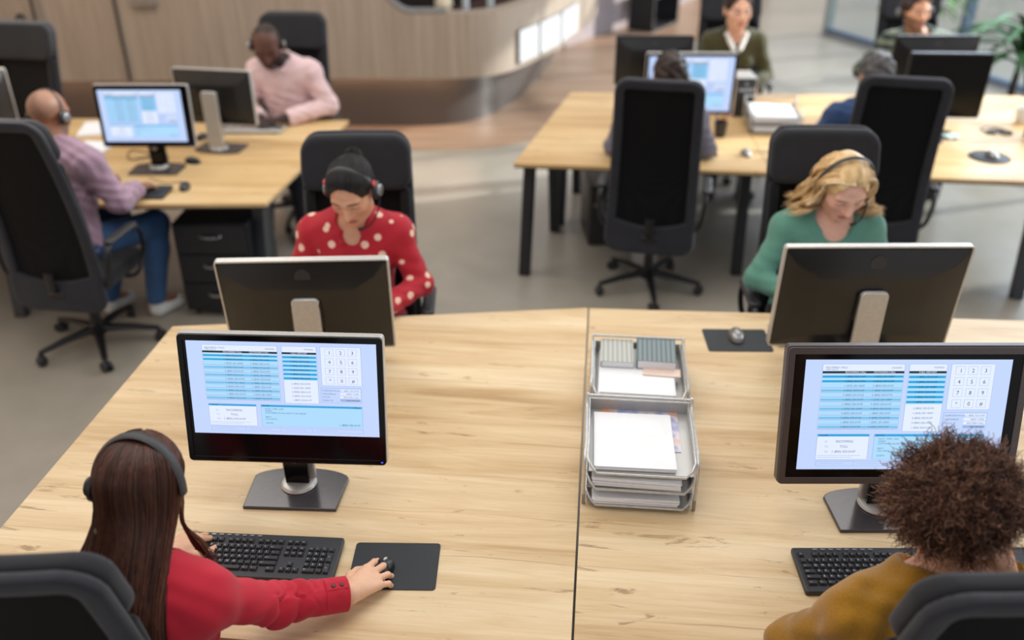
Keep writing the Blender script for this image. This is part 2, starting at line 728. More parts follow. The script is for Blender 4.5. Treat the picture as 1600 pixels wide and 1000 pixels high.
def ztop(x):
    """top edge of the reception wall: full wall on the left sweeping down to the counter"""
    if x < -1.46:
        return 3.0
    t = (x + 1.46) / (-0.86 + 1.46)
    if t >= 1:
        return 1.055
    return 1.055 + 1.945 * (1 - math.sqrt(max(0, 1 - (1 - t) ** 2.0))) ** 1.0 if t > 0 else 3.0


def offset_path(path, d):
    out = []
    for i, p in enumerate(path):
        a, b = path[max(i - 1, 0)], path[min(i + 1, len(path) - 1)]
        tx, ty = b[0] - a[0], b[1] - a[1]
        L = math.hypot(tx, ty)
        out.append((p[0] - ty / L * d, p[1] + tx / L * d))
    return out


def path_wall(mb, path, z0f, z1f, thick):
    inner = offset_path(path, thick)
    n = len(path)
    vs, fs = [], []
    for p, q in zip(path, inner):
        z0, z1 = z0f(p[0]), z1f(p[0])
        vs += [(p[0], p[1], z0), (p[0], p[1], z1), (q[0], q[1], z1), (q[0], q[1], z0)]
    for i in range(n - 1):
        a, b = 4 * i, 4 * i + 4
        for k in range(4):
            fs.append((a + k, b + k, b + (k + 1) % 4, a + (k + 1) % 4))
    fs += [(0, 1, 2, 3), (4 * n - 1, 4 * n - 2, 4 * n - 3, 4 * n - 4)]
    mb.add(vs, fs)


dense = []
for p, q in zip(over, over[1:]):
    m_ = 6 if -1.6 < p[0] < -0.7 else 1
    for k in range(m_):
        dense.append((p[0] + (q[0] - p[0]) * k / m_, p[1] + (q[1] - p[1]) * k / m_))
dense.append(over[-1])
mb = MB()
path_wall(mb, dense, lambda x: 0.5, ztop, 0.16)
struct(mb.build('wall_back', M['panel']))
# grey lacquered lip along the swept edge of the opening
lip = [(p[0], p[1] + 0.03, ztop(p[0]) + 0.012) for p in dense if -1.50 < p[0] < -0.55]
mb = MB()
mb.tube(lip, 0.035, 8, flat=1.0)
struct(mb.build('trim_1', M['rim']))
plinth = catmull([(-9, 8.05), (-4.0, 8.16), (-1.62, 8.2), (-0.95, 8.2), (-0.60, 8.24), (-0.30, 8.45), (-0.08, 8.82), (0.14, 9.40), (0.33, 10.1), (0.5, 11.0)], 8)
mb = MB()
path_wall(mb, plinth, lambda x: 0.0, lambda x: 0.56, 0.1)
struct(mb.build('baseboard_back', M['plinth']))
led = offset_path([p for p in over if -8 < p[0] < -0.25], 0.13)
mb = MB()
mb.tube([(p[0], p[1], 0.492) for p in led], 0.006, 6)
struct(mb.build('trim_2', M['led']))
# underside of the overhang
mb = MB()
ins = offset_path(over, 0.30)
vs = [(p[0], p[1], 0.505) for p in over] + [(p[0], p[1], 0.505) for p in ins]
n_ = len(over)
mb.add(vs, [(i, i + 1, n_ + i + 1, n_ + i) for i in range(n_ - 1)])
struct(mb.build('trim_3', M['panel']))
# panel joints and door line on the left
for k, x in enumerate((-4.05, -3.36)):
    mb = MB()
    mb.box((x, 7.885 + (x + 4.05) * 0.03, 1.75), (0.016, 0.02, 2.5))
    struct(mb.build('trim_%d' % (4 + k), M['edge']))
# counter behind the opening, dark room behind it
mb = MB()
inner = offset_path([p for p in over if p[0] > -1.8], 0.17)
deep = offset_path([p for p in over if p[0] > -1.8], 0.75)
mb.prism(inner + deep[::-1], 0.93, 0.97)
o = mb.build('reception_counter', M['counter'])
tag(o, 'dark brown reception worktop behind the curved taupe wall', 'counter')
mb = MB()
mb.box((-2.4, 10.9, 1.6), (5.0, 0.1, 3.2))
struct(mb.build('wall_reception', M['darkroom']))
mb = MB()
mb.prism([(0.30, 10.92), (0.95, 11.9), (1.8, 13.05), (3.0, 15.0), (2.9, 15.1), (1.7, 13.15), (0.85, 12.0), (0.2, 11.0)], 0.0, 3.0)
struct(mb.build('wall_corridor', M['lilac']))
mb = MB()
mb.box((6.65, 2.2, 2.6), (0.12, 7.6, 5.2))
struct(mb.build('wall_sun_block', M['wall_white']))  # unseen, added solid to keep direct sun off the front desks
mb = MB()
mb.box((-4.9, 3.2, 1.6), (0.12, 9.6, 3.2))
struct(mb.build('wall_left', M['panel']))
mb = MB()
mb.box((2.4, 15.35, 1.6), (3.6, 0.12, 3.2))
struct(mb.build('wall_far', M['lilac']))

# glazed wall on the right, from the far corner forward
GA, GB = Vector((4.20, 12.3, 0)), Vector((6.62, 6.0, 0))
gd = (GB - GA)
gl_len = gd.length
gd.normalize()
root = thing('window_1', None, None, GA, math.atan2(gd.y, gd.x))
struct(root)
for k in range(7):
    mb = MB()
    x = gl_len * k / 6
    mb.box((x, 0, 1.6), (0.07, 0.12, 3.2))
    mb.build('mullion', M['greenframe'] if k == 0 else M['glassframe'], root, bevel=0.006)
for z in (0.05, 0.95, 2.2, 3.15):
    mb = MB()
    mb.box((gl_len / 2, 0, z), (gl_len, 0.08, 0.07))
    mb.build('transom', M['glassframe'], root, bevel=0.006)
mb = MB()
mb.box((gl_len / 2, 0, 1.6), (gl_len, 0.012, 3.1))
mb.build('pane', M['glass'], root)
mb = MB()
mb.box((gl_len / 2, 0, 4.2), (gl_len, 0.12, 2.0), Matrix.Translation(GA) @ Matrix.Rotation(math.atan2(gd.y, gd.x), 4, 'Z'))
struct(mb.build('wall_sun_block_upper', M['wall_white']))  # unseen, added above the glass so sun cannot pass over it
mb = MB()
mb.box((14, 14, -0.08), (14.0, 24.0, 0.1))
struct(mb.build('pavement', M['pave']))

# three glowing panels stand in for window reflections on the curved wall
off = offset_path(over, -0.03)


def on_over(x):
    for a, b in zip(off, off[1:]):
        if a[0] <= x <= b[0]:
            t = (x - a[0]) / (b[0] - a[0])
            return (x, a[1] + (b[1] - a[1]) * t)


for k, (xa, xb, lab) in enumerate(((0.07, 0.25, 'window reflection as a glowing white panel nearest the dark opening of the reception wall'),
                                   (0.27, 0.48, 'window reflection as a glowing white panel in the middle of three on the curved wall'),
                                   (0.50, 0.69, 'window reflection as a glowing white panel farthest down the corridor on the curved wall'))):
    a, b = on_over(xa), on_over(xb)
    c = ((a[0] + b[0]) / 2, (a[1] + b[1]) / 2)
    t = thing('window_reflection', lab, 'panel', (c[0], c[1], 0.70), math.atan2(b[1] - a[1], b[0] - a[0]), 'glowing window reflections on the curved reception wall')
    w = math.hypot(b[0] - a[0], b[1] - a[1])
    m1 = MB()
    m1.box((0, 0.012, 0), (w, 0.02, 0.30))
    m1.build('backing', M['rim'], t, bevel=0.003)
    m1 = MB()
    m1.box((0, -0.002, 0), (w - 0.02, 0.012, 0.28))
    m1.build('reflection_face', M['reflection_glow'], t, bevel=0.002)

# door furniture on the left panelling
t = thing('door_closer', 'grey door closer high on the taupe panelled wall', 'door closer', (-3.11, 7.93, 1.16))
m1 = MB()
m1.box((0, -0.03, 0), (0.20, 0.05, 0.055))
m1.build('body', M['silverdk'], t, bevel=0.006)
m1 = MB()
m1.tube([(0.07, -0.05, 0.02), (0.02, -0.08, 0.03), (-0.12, -0.06, 0.03)], 0.006, 6)
m1.build('arm', M['silverdk'], t)
t = thing('door_lock', 'black oval lock plate on the panelled wall above the far-left chair', 'lock', (-4.17, 7.885, 1.02))
m1 = MB()
m1.prism(roundrect(0.07, 0.11, 0.034), 0, 0.02, Matrix.Rotation(math.radians(90), 4, 'X'))
m1.build('plate', M['black'], t, bevel=0.003)
m1 = MB()
m1.lathe([(0.018, 0), (0.02, 0.03), (0.012, 0.035)], 16, Matrix.Rotation(math.radians(90), 4, 'X'))
m1.build('cylinder_knob', M['silverdk'], t)
t = thing('door_pull', 'slim vertical steel pull beside the lock on the panelled wall', 'handle', (-3.98, 7.90, 1.08))
m1 = MB()
m1.tube([(0, -0.04, -0.12), (0, -0.04, 0.2)], 0.009, 10)
m1.build('bar', M['silverdk'], t)
for z in (-0.08, 0.15):
    m1 = MB()
    m1.tube([(0, -0.04, z), (0, 0.0, z)], 0.007, 8)
    m1.build('mount', M['silverdk'], t)

# things on the reception worktop
def vase(name, label, cat, loc, prof, mat_, grp=None):
    t = thing(name, label, cat, loc, 0, grp)
    m1 = MB()
    m1.lathe(prof, 20)
    m1.build('body', mat_, t)
    return t


CREAM = plain('cream_glaze', (222, 206, 176), 0.4, var=0.05)
t = vase('vase', 'round cream vase on the dark reception worktop', 'vase', (-0.62, 8.5, 0.97), [(0.05, 0), (0.075, 0.03), (0.085, 0.09), (0.06, 0.15), (0.045, 0.17)], CREAM)
m1 = MB()
for k in range(14):
    a = k * 2.4
    m1.tube([(0, 0, 0.13), (0.03 * math.cos(a), 0.03 * math.sin(a), 0.22), (0.07 * math.cos(a), 0.07 * math.sin(a), 0.27)], [0.003, 0.008, 0.002], 5)
m1.build('foliage', M['leaf2'], t)
BOT = plain('pale_bottle_glass', (178, 184, 186), 0.15, var=0.03)
for k, (x, y, lab) in enumerate(((-0.42, 8.48, 'pale glass bottle on the reception worktop next to the cream vase'), (-0.20, 8.62, 'pale glass bottle on the reception worktop farther from the vase'))):
    t = vase('bottle', lab, 'bottle', (x, y, 0.97), [(0.03, 0), (0.033, 0.02), (0.033, 0.13), (0.014, 0.17), (0.013, 0.20)], BOT, 'bottles on the reception worktop')
    m1 = MB()
    m1.lathe([(0.015, 0.20), (0.015, 0.225), (0.01, 0.228)], 14)
    m1.build('cap', M['black'], t)

# ------------------------------------------------------------------ desks
DROT = math.radians(-5.4)
DZ = 0.74


def to_local(origin, rot, p):
    dx, dy = p[0] - origin[0], p[1] - origin[1]
    c, s = math.cos(-rot), math.sin(-rot)
    return (dx * c - dy * s, dx * s + dy * c)


def desk(name, label, poly, mat_, legmat, rot, leg_frames):
    o = poly[0]
    t = thing(name, label, 'desk', (o[0], o[1], 0), rot)
    loc = [to_local(o, rot, p) for p in poly]
    m1 = MB()
    m1.prism(loc, DZ - 0.022, DZ)
    m1.build('desktop', mat_, t, bevel=0.0015)
    cx, cy = sum(p[0] for p in loc) / len(loc), sum(p[1] for p in loc) / len(loc)
    m1 = MB()
    m1.prism([(cx + (p[0] - cx) * 0.998, cy + (p[1] - cy) * 0.998) for p in loc], DZ - 0.030, DZ - 0.022)
    m1.build('underside', M['edge'], t)
    for x0, y0, x1, y1 in leg_frames:
        a, b = to_local(o, rot, (x0, y0)), to_local(o, rot, (x1, y1))
        d = Vector((b[0] - a[0], b[1] - a[1], 0))
        L = d.length
        d.normalize()
        for s, (p, e) in ((0, (a, d)), (1, (b, -d))):
            m1 = MB()
            top = Vector((p[0], p[1], DZ - 0.03)) + e * 0.10
            foot = Vector((p[0], p[1], 0))
            m1.tube([foot, top], 0.045, 4, up=Vector((d.y + d.x, d.y - d.x, 0)))
            m1.build('leg', legmat, t, bevel=0.003)
        m1 = MB()
        mid = (Vector((a[0], a[1], 0)) + Vector((b[0], b[1], 0))) / 2
        m1.box((0, 0, DZ - 0.055), (L - 0.16, 0.05, 0.045), Matrix.Translation(mid) @ Matrix.Rotation(math.atan2(d.y, d.x), 4, 'Z'))
        m1.build('cross_rail', legmat, t, bevel=0.003)
    return t


desk('desk', 'oak office desk in front, with the long-haired woman in red at it', [(-1.513, 1.645), (0.141, 1.484), (0.318, 3.30), (-1.372, 3.142)], M['oak'], M['leg'], DROT,
     [(-1.38, 1.75, -1.28, 3.02), (0.02, 1.62, 0.18, 3.16)])
desk('desk', 'oak office desk in front, with the curly-haired person in mustard at it', [(0.147, 1.484), (2.40, 1.27), (2.52, 3.165), (0.325, 3.296)], M['oak'], M['leg'], DROT,
     [(0.28, 1.62, 0.45, 3.16), (2.25, 1.45, 2.38, 3.05)])
desk('desk', 'oak desk at the back by the reception, with the man in lilac at it', [(-3.05, 4.42), (-1.31, 4.46), (-1.105, 5.95), (-3.02, 5.99)], M['oak_rear'], M['leg'], math.radians(-2),
     [(-1.43, 4.60, -1.25, 5.80), (-2.85, 4.56, -2.85, 5.85)])
desk('desk', 'oak desk off to the far-left edge beside the lilac man\'s desk', [(-4.7, 4.38), (-3.056, 4.42), (-3.026, 5.99), (-4.7, 6.03)], M['oak_rear'], M['leg'], math.radians(-2),
     [(-3.2, 4.56, -3.2, 5.85), (-4.5, 4.56, -4.5, 5.85)])
desk('desk', 'oak desk at the back with a bare end beside the corridor', [(0.01, 5.09), (1.50, 4.935), (1.60, 6.62), (0.44, 6.66)], M['oak_rear'], M['legblack'], DROT,
     [(0.08, 5.10, 0.30, 5.78), (0.34, 5.90, 0.50, 6.52), (1.42, 5.1, 1.50, 6.45)])
desk('desk', 'oak desk at the back by the window with tangled cables and a cup on it', [(1.504, 4.935), (3.55, 4.72), (3.75, 6.55), (1.604, 6.62)], M['oak_rear'], M['leg'], DROT,
     [(1.66, 5.08, 1.74, 6.45), (3.04, 4.78, 3.20, 6.40)])


# ------------------------------------------------------------------ writing
_txt = {}


def text_geo(s):
    """vertices/faces of a string in unit-height lettering, baseline at 0"""
    if s in _txt:
        return _txt[s]
    cu = bpy.data.curves.new('lettering', 'FONT')
    cu.body = s
    cu.size = 1.0
    cu.resolution_u = 2
    ob = bpy.data.objects.new('lettering', cu)
    COL.objects.link(ob)
    me = bpy.data.meshes.new_from_object(ob.evaluated_get(bpy.context.evaluated_depsgraph_get()))
    vs = [tuple(v.co) for v in me.vertices]
    fs = [tuple(p.vertices) for p in me.polygons]
    bpy.data.objects.remove(ob)
    bpy.data.curves.remove(cu)
    bpy.data.meshes.remove(me)
    w = max((v[0] for v in vs), default=0)
    _txt[s] = (vs, fs, w)
    return _txt[s]


SCREEN_COL = [((188, 207, 246), 1.0), ((220, 230, 251), 1.0), ((168, 213, 246), 1.0), ((110, 185, 228), 1.0), ((26, 158, 214), 1.0), ((22, 52, 66), 1.0), ((70, 92, 130), 1.0), ((150, 172, 214), 1.0)]
SCREEN_MATS = [emit('screen_colour', c, s) for c, s in SCREEN_COL]
UIH = 0.56


def ui_mesh():
    mb = MB()

    def rect(x0, y0, x1, y1, layer, ci):
        mb.cm = ci
        y = -0.0004 * layer
        mb.add([(x0 - 0.5, y, (1 - y1) * UIH), (x1 - 0.5, y, (1 - y1) * UIH), (x1 - 0.5, y, (1 - y0) * UIH), (x0 - 0.5, y, (1 - y0) * UIH)], [(0, 1, 2, 3)])

    def text(s, x, y, size, ci, layer=4, align=0):
        vs, fs, w = text_geo(s)
        mb.cm = ci
        x -= w * size * align
        yy = -0.0004 * layer
        mb.add([(x - 0.5 + v[0] * size, yy, (1 - y) * UIH + v[1] * size) for v in vs], fs)

    def frame(x0, y0, x1, y1, ci=1, edge=7):
        rect(x0 - 0.002, y0 - 0.003, x1 + 0.002, y1 + 0.003, 1, edge)
        rect(x0, y0, x1, y1, 2, ci)

    rect(0, 0, 1, 1, 0, 0)
    # call log table
    frame(0.085, 0.04, 0.480, 0.625)
    text('INCOMING CALLS', 0.098, 0.075, 0.013, 6)
    text('LINE LOG 01', 0.098, 0.092, 0.011, 6)
    text('10/24/2021', 0.468, 0.078, 0.012, 6, 4, 1)
    rect(0.085, 0.100, 0.480, 0.122, 3, 5)
    text('INCOMING CALL', 0.245, 0.118, 0.013, 1, 4, 0.5)
    text('OUTGOING CALL', 0.385, 0.118, 0.013, 1, 4, 0.5)
    nums = ['1 (800) 555-0147', '2 (800) 555-0193', '1 (555) 201-5047', '4 (820) 550-0147', '3 (800) 555-0132']
    for r in range(12):
        y0 = 0.128 + r * 0.0413
        hot = r < 2
        rect(0.086, y0, 0.479, y0 + 0.0413, 3, 2)
        rect(0.086, y0 + 0.012, 0.479, y0 + 0.031, 3.5, 4 if hot else 3 if r % 2 else 2)
        if not hot:
            rect(0.086, y0 + 0.036, 0.479, y0 + 0.041, 3.5, 7)
        if hot:
            rect(0.100, y0 + 0.014, 0.19, y0 + 0.029, 3.7, 4)
        text(nums[r % 5], 0.245, y0 + 0.029, 0.0145, 5 if hot else 6, 4, 0.5)
        text(nums[(r + 2) % 5], 0.385, y0 + 0.029, 0.0145, 5 if hot else 6, 4, 0.5)
    # second list
    frame(0.505, 0.04, 0.685, 0.645)
    text('10/24/2021', 0.672, 0.075, 0.012, 6, 4, 1)
    rect(0.505, 0.100, 0.685, 0.122, 3, 5)
    text('CALL HISTORY', 0.595, 0.118, 0.013, 1, 4, 0.5)
    for r in range(6):
        y0 = 0.128 + r * 0.0450
        rect(0.506, y0, 0.684, y0 + 0.045, 3, 2)
        rect(0.506, y0 + 0.014, 0.684, y0 + 0.035, 3.5, 4)
        text(nums[r % 5], 0.595, y0 + 0.032, 0.0145, 5, 4, 0.5)
    for r in range(5):
        text(nums[(r + 1) % 5], 0.595, 0.443 + r * 0.044, 0.0145, 6, 4, 0.5)
    # key pad
    frame(0.708, 0.04, 0.918, 0.445)
    for i, ch in enumerate('123456789*0#'):
        cx, cy = 0.752 + (i % 3) * 0.061, 0.095 + (i // 3) * 0.099
        rect(cx - 0.023, cy - 0.037, cx + 0.023, cy + 0.037, 3, 7)
        rect(cx - 0.0215, cy - 0.0345, cx + 0.0215, cy + 0.0345, 3.5, 1)
        text(ch, cx, cy + 0.018, 0.028, 5, 4, 0.5)
    # details
    frame(0.700, 0.475, 0.912, 0.63, 0)
    for r, (a, b) in enumerate((('DURATION OF CALL', '1 (800) 555-0147'), ('CUSTOMER ID', 'NEW YORK'), ('STATUS', 'RETURN CALL'), ('OPERATOR', 'RECORDED'))):
        text(a, 0.706, 0.507 + r * 0.035, 0.011, 6)
        rect(0.80, 0.485 + r * 0.035, 0.908, 0.511 + r * 0.035, 3, 1 if r != 3 else 7)
        text(b, 0.902, 0.507 + r * 0.035, 0.013, 6, 4, 1)
    # bottom boxes
    frame(0.090, 0.672, 0.345, 0.905)
    rect(0.090, 0.672, 0.345, 0.692, 3, 4)
    text('CALLER', 0.100, 0.689, 0.012, 5)
    for r, (a, b) in enumerate((('ID', 'INCOMING'), ('TO', 'TOLL'), ('TEL', '1 (800) 555-0147'))):
        text(a, 0.128, 0.748 + r * 0.047, 0.014, 7)
        text(b, 0.225, 0.748 + r * 0.047, 0.017, 6, 4, 0.5)
    rect(0.096, 0.868, 0.31, 0.871, 3, 7)
    rect(0.096, 0.884, 0.27, 0.887, 3, 7)
    frame(0.372, 0.672, 0.912, 0.905, 2)
    rect(0.372, 0.672, 0.912, 0.692, 3, 4)
    text('NOTES', 0.380, 0.689, 0.012, 5)
    text('CALLS', 0.902, 0.689, 0.012, 5, 4, 1)
    for r, s in enumerate(('DATE / TIME / LINE', 'AGENT', 'CUSTOMER CALLED ABOUT THE ORDER', '', 'REPLY', 'CALL BACK', '', 'QUEUE')):
        if s:
            text(s, 0.392, 0.722 + r * 0.022, 0.012, 6)
    text('1 (800) 555-0147', 0.900, 0.885, 0.016, 5, 4, 1)
    frame(0.095, 0.925, 0.915, 0.965, 0)
    for x in (0.28, 0.47, 0.64):
        rect(x, 0.925, x + 0.0015, 0.965, 3, 7)
    for x in (0.10, 0.29, 0.48, 0.65):
        rect(x + 0.01, 0.943, x + 0.13, 0.946, 3, 7)
    me = bpy.data.meshes.new('screen_picture')
    me.from_pydata(mb.v, [], mb.f)
    me.polygons.foreach_set('material_index', mb.mi)
    me.update()
    for m_ in SCREEN_MATS:
        me.materials.append(m_)
    return me


UI = ui_mesh()


# ------------------------------------------------------------------ monitors
def frame_ring(mb, w, h, b, y0, y1, r=0.012):
    """rectangular ring in X-Z between depths y0<y1"""
    o = roundrect(w, h, r, 4, 0, h / 2)
    i = roundrect(w - 2 * b, h - 2 * b, max(0.002, r - b), 4, 0, h / 2)
    n = len(o)
    vs = [(x, y0, z) for x, z in o] + [(x, y0, z) for x, z in i] + [(x, y1, z) for x, z in o] + [(x, y1, z) for x, z in i]
    fs = []
    for k in range(n):
        j = (k + 1) % n
        fs += [(k, j, n + j, n + k), (2 * n + k, 3 * n + k, 3 * n + j, 2 * n + j), (k, 2 * n + k, 2 * n + j, j), (n + k, n + j, 3 * n + j, 3 * n + k)]
    mb.add(vs, fs)


def monitor(label, loc, rot, w, h, zb, tilt, bez=0.018, bezmat='gloss', rim='silver', screen=True, scr=None, neck='silver', dark=False, swing=0.0):
    """origin at the stand's foot on the desk; the screen faces local -Y"""
    t = thing('monitor', label, 'monitor', loc, rot)
    PM = Matrix.Translation((0, -0.035, zb)) @ Matrix.Rotation(swing, 4, 'Z') @ Matrix.Rotation(-tilt, 4, 'X')

    def put(o):
        o.matrix_local = PM
        return o
    m1 = MB()
    frame_ring(m1, w, h, bez, -0.010, 0.012)
    put(m1.build('bezel', M[bezmat], t, bevel=0.0015))
    m1 = MB()
    frame_ring(m1, w + 0.004, h + 0.004, 0.007, -0.004, 0.024)
    put(m1.build('rim', M[rim], t, bevel=0.0015))
    # back shell: stepped, bulging towards the mount
    m1 = MB()
    loops = []
    for ww, hh, y, cz in ((w - 0.004, h - 0.004, 0.010, h / 2), (w - 0.014, h - 0.014, 0.024, h / 2), (w - 0.10, h - 0.10, 0.040, h * 0.48), (w * 0.62, h * 0.60, 0.050, h * 0.45), (w * 0.58, h * 0.55, 0.052, h * 0.45)):
        loops.append([(x, y, z) for x, z in roundrect(ww, hh, 0.010, 4, 0, cz)])
    n = len(loops[0])
    vs = sum(loops, [])
    fs = [tuple(range(n))]
    for i in range(len(loops) - 1):
        for k in range(n):
            fs.append((i * n + k, (i + 1) * n + k, (i + 1) * n + (k + 1) % n, i * n + (k + 1) % n))
    fs.append(tuple((len(loops) - 1) * n + k for k in range(n))[::-1])
    m1.add(vs, fs)
    put(m1.build('back_shell', M['backshell'], t))
    m1 = MB()
    m1.prism([(0.028 * math.cos(a), 0.028 * math.sin(a)) for a in np.linspace(0, 2 * math.pi, 25)[:-1]], 0, 0.004,
             Matrix.Translation((0, 0.036, h - 0.055)) @ Matrix.Rotation(math.radians(-80), 4, 'X'))
    put(m1.build('logo_disc', M['charcoal'], t))
    m1 = MB()
    for k in range(9):
        m1.box((w * 0.30 * (k - 4) / 4, 0.0415, h - 0.085), (w * 0.05, 0.002, 0.004))
    put(m1.build('vent', M['black'], t))
    if neck != 'none':
        m1 = MB()
        m1.box((0, 0.058, h * 0.46), (0.11, 0.02, 0.11))
        put(m1.build('mount_plate', M['black'], t, bevel=0.006))
    # glass + picture
    m1 = MB()
    m1.box((0, -0.004, h / 2), (w - 2 * bez, 0.006, h - 2 * bez))
    put(m1.build('display_glass', M['gloss'], t))
    if screen:
        sw, sx, sz, sh = scr or (w - 2 * bez - 0.01, 0, bez + 0.005, h - 2 * bez - 0.01)
        s = bpy.data.objects.new('screen_picture', UI)
        COL.objects.link(s)
        s.parent = t
        s.matrix_local = PM @ Matrix.Translation((sx, -0.0085, sz)) @ Matrix.Diagonal((sw, 1, sh / UIH, 1))
    m1 = MB()
    m1.box((w / 2 - 0.012, -0.0105, 0.010), (0.006, 0.003, 0.003))
    put(m1.build('power_light', M['ledblue'], t))
    # stand
    zt = zb + h * 0.46
    ly = 0.055
    m1 = MB()
    m1.prism(roundrect(0.072, zt + 0.03, 0.010, 4, 0, (zt + 0.03) / 2), 0.0, 0.014, Matrix.Translation((0, 0.028, 0.012)) @ Matrix.Rotation(math.radians(90), 4, 'X'))
    m1.build('stand_neck', M['gloss'], t, bevel=0.002)
    m1 = MB()
    m1.prism(roundrect(0.098, zt + 0.055, 0.018, 5, 0, (zt + 0.055) / 2), 0.0, 0.022, Matrix.Translation((0, ly + 0.006, 0.010)) @ Matrix.Rotation(math.radians(90), 4, 'X'))
    m1.build('stand_spine', M['silver' if neck == 'silver' else 'black'], t, bevel=0.005)
    m1 = MB()
    m1.lathe([(0.018, 0), (0.018, 0.006), (0.013, 0.008)], 18, Matrix.Translation((0, 0.013, zb - 0.022)) @ Matrix.Rotation(math.radians(90), 4, 'X'))
    m1.build('cable_hole_ring', M['silverdk'], t)
    m1 = MB()
    m1.lathe([(0.052, 0.011), (0.055, 0.014), (0.050, 0.022), (0.044, 0.024)], 28, c=(0, 0.028, 0))
    m1.build('swivel_collar', M['silver'], t)
    m1 = MB()
    back = [(0.148 * math.cos(a), 0.055 + 0.05 * math.sin(a)) for a in np.linspace(math.radians(8), math.radians(172), 13)]
    m1.prism([(-0.142, -0.085), (0.138, -0.085)] + back, 0.0, 0.011)
    m1.build('stand_base', M['base'], t, bevel=0.003)
    return t


M['ledblue'] = emit('blue_power_light', (60, 80, 255), 1.5)
R = math.radians
monitor('monitor with lit call list and black strip below it, on desk by the red blouse', (-0.655, 2.125, DZ), R(-2.5), 0.582, 0.392, 0.145, R(11.5),
        bez=0.016, scr=(0.540, 0.004, 0.090, 0.284))
monitor('monitor with grey frame and lit call list, on desk before the curly-haired person', (1.085, 2.03, DZ), R(0), 0.665, 0.405, 0.145, R(14),
        bez=0.020, bezmat='bronze', rim='bronze', scr=(0.565, 0.0, 0.045, 0.325))
monitor('monitor seen from behind with silver rim, facing the woman in the dotted blouse', (-0.735, 2.845, DZ), R(180 + 2.5), 0.600, 0.385, 0.07, R(7), bez=0.014)
monitor('monitor seen from behind with silver rim, facing the blonde woman', (1.285, 2.86, DZ), R(180 + 0.5), 0.660, 0.415, 0.075, R(4), bez=0.014)
monitor('monitor with lit call list, facing the man in lilac', (-2.06, 4.97, DZ), R(0), 0.520, 0.345, 0.155, R(3), bez=0.020, neck='black',
        scr=(0.465, -0.012, 0.03, 0.29))
monitor('dark-backed monitor with silver stand, facing the man in pink', (-1.80, 5.36, DZ), R(180 - 10), 0.500, 0.330, 0.150, R(0), dark=True, swing=0.0)
monitor('dark-backed monitor cut by the frame at the far-left edge, with a silver stand', (-3.17, 5.20, DZ), R(180 + 55), 0.50, 0.33, 0.15, R(0), dark=True)
monitor('monitor with lit call list, behind the dark-haired head of the person in grey', (1.13, 5.74, DZ), R(-1), 0.570, 0.385, 0.12, R(-3), bez=0.014, neck='black',
        scr=(0.535, 0.0, 0.018, 0.35))
monitor('dark monitor seen from behind, left of the woman in the olive sweater', (0.98, 6.25, DZ), R(180), 0.53, 0.33, 0.155, R(-2), neck='black', rim='black', dark=True)
monitor('switched-off monitor with navy-black screen, in front of the grey-haired person', (2.70, 5.62, DZ), R(-3), 0.50, 0.40, 0.13, R(-2), bez=0.008, bezmat='black', rim='black', neck='black', screen=False)
monitor('dark monitor seen from behind, hiding the chest of the man in the plaid shirt', (2.86, 6.15, DZ), R(180), 0.56, 0.36, 0.15, R(0), neck='black', rim='black', dark=True)


# ------------------------------------------------------------------ keyboards
P_ = 0.0190
ROWS = [
    [('Esc', 1, 0), ('F1', 1, 2), ('F2', 1, 3), ('F3', 1, 4), ('F4', 1, 5), ('F5', 1, 6.5), ('F6', 1, 7.5), ('F7', 1, 8.5), ('F8', 1, 9.5), ('F9', 1, 11), ('F10', 1, 12), ('F11', 1, 13), ('F12', 1, 14), ('PrSc', 1, 15.4), ('ScrL', 1, 16.4), ('Brk', 1, 17.4)],
    [(c, 1, i) for i, c in enumerate('`1234567890-=')] + [('Back', 2, 13), ('Ins', 1, 15.4), ('Hm', 1, 16.4), ('PgU', 1, 17.4), ('Num', 1, 18.8), ('/', 1, 19.8), ('*', 1, 20.8), ('-', 1, 21.8)],
    [('Tab', 1.5, 0)] + [(c, 1, 1.5 + i) for i, c in enumerate('QWERTYUIOP[]')] + [('\\', 1.5, 13.5), ('Del', 1, 15.4), ('End', 1, 16.4), ('PgD', 1, 17.4), ('7', 1, 18.8), ('8', 1, 19.8), ('9', 1, 20.8), ('+', 1, 21.8, 2)],
    [('Caps', 1.75, 0)] + [(c, 1, 1.75 + i) for i, c in enumerate("ASDFGHJKL;'")] + [('Enter', 2.25, 12.75), ('4', 1, 18.8), ('5', 1, 19.8), ('6', 1, 20.8)],
    [('Shift', 2.25, 0)] + [(c, 1, 2.25 + i) for i, c in enumerate('ZXCVBNM,./')] + [('Shift', 2.75, 12.25), ('^', 1, 16.4), ('1', 1, 18.8), ('2', 1, 19.8), ('3', 1, 20.8), ('Ent', 1, 21.8, 2)],
    [('Ctrl', 1.5, 0), ('Win', 1.25, 1.5), ('Alt', 1.25, 2.75), ('', 6, 4), ('Alt', 1.25, 10), ('Fn', 1.25, 11.25), ('Ctrl', 1.5, 13.5), ('<', 1, 15.4), ('v', 1, 16.4), ('>', 1, 17.4), ('0', 2, 18.8), ('.', 1, 20.8)],
]
_keys = {}


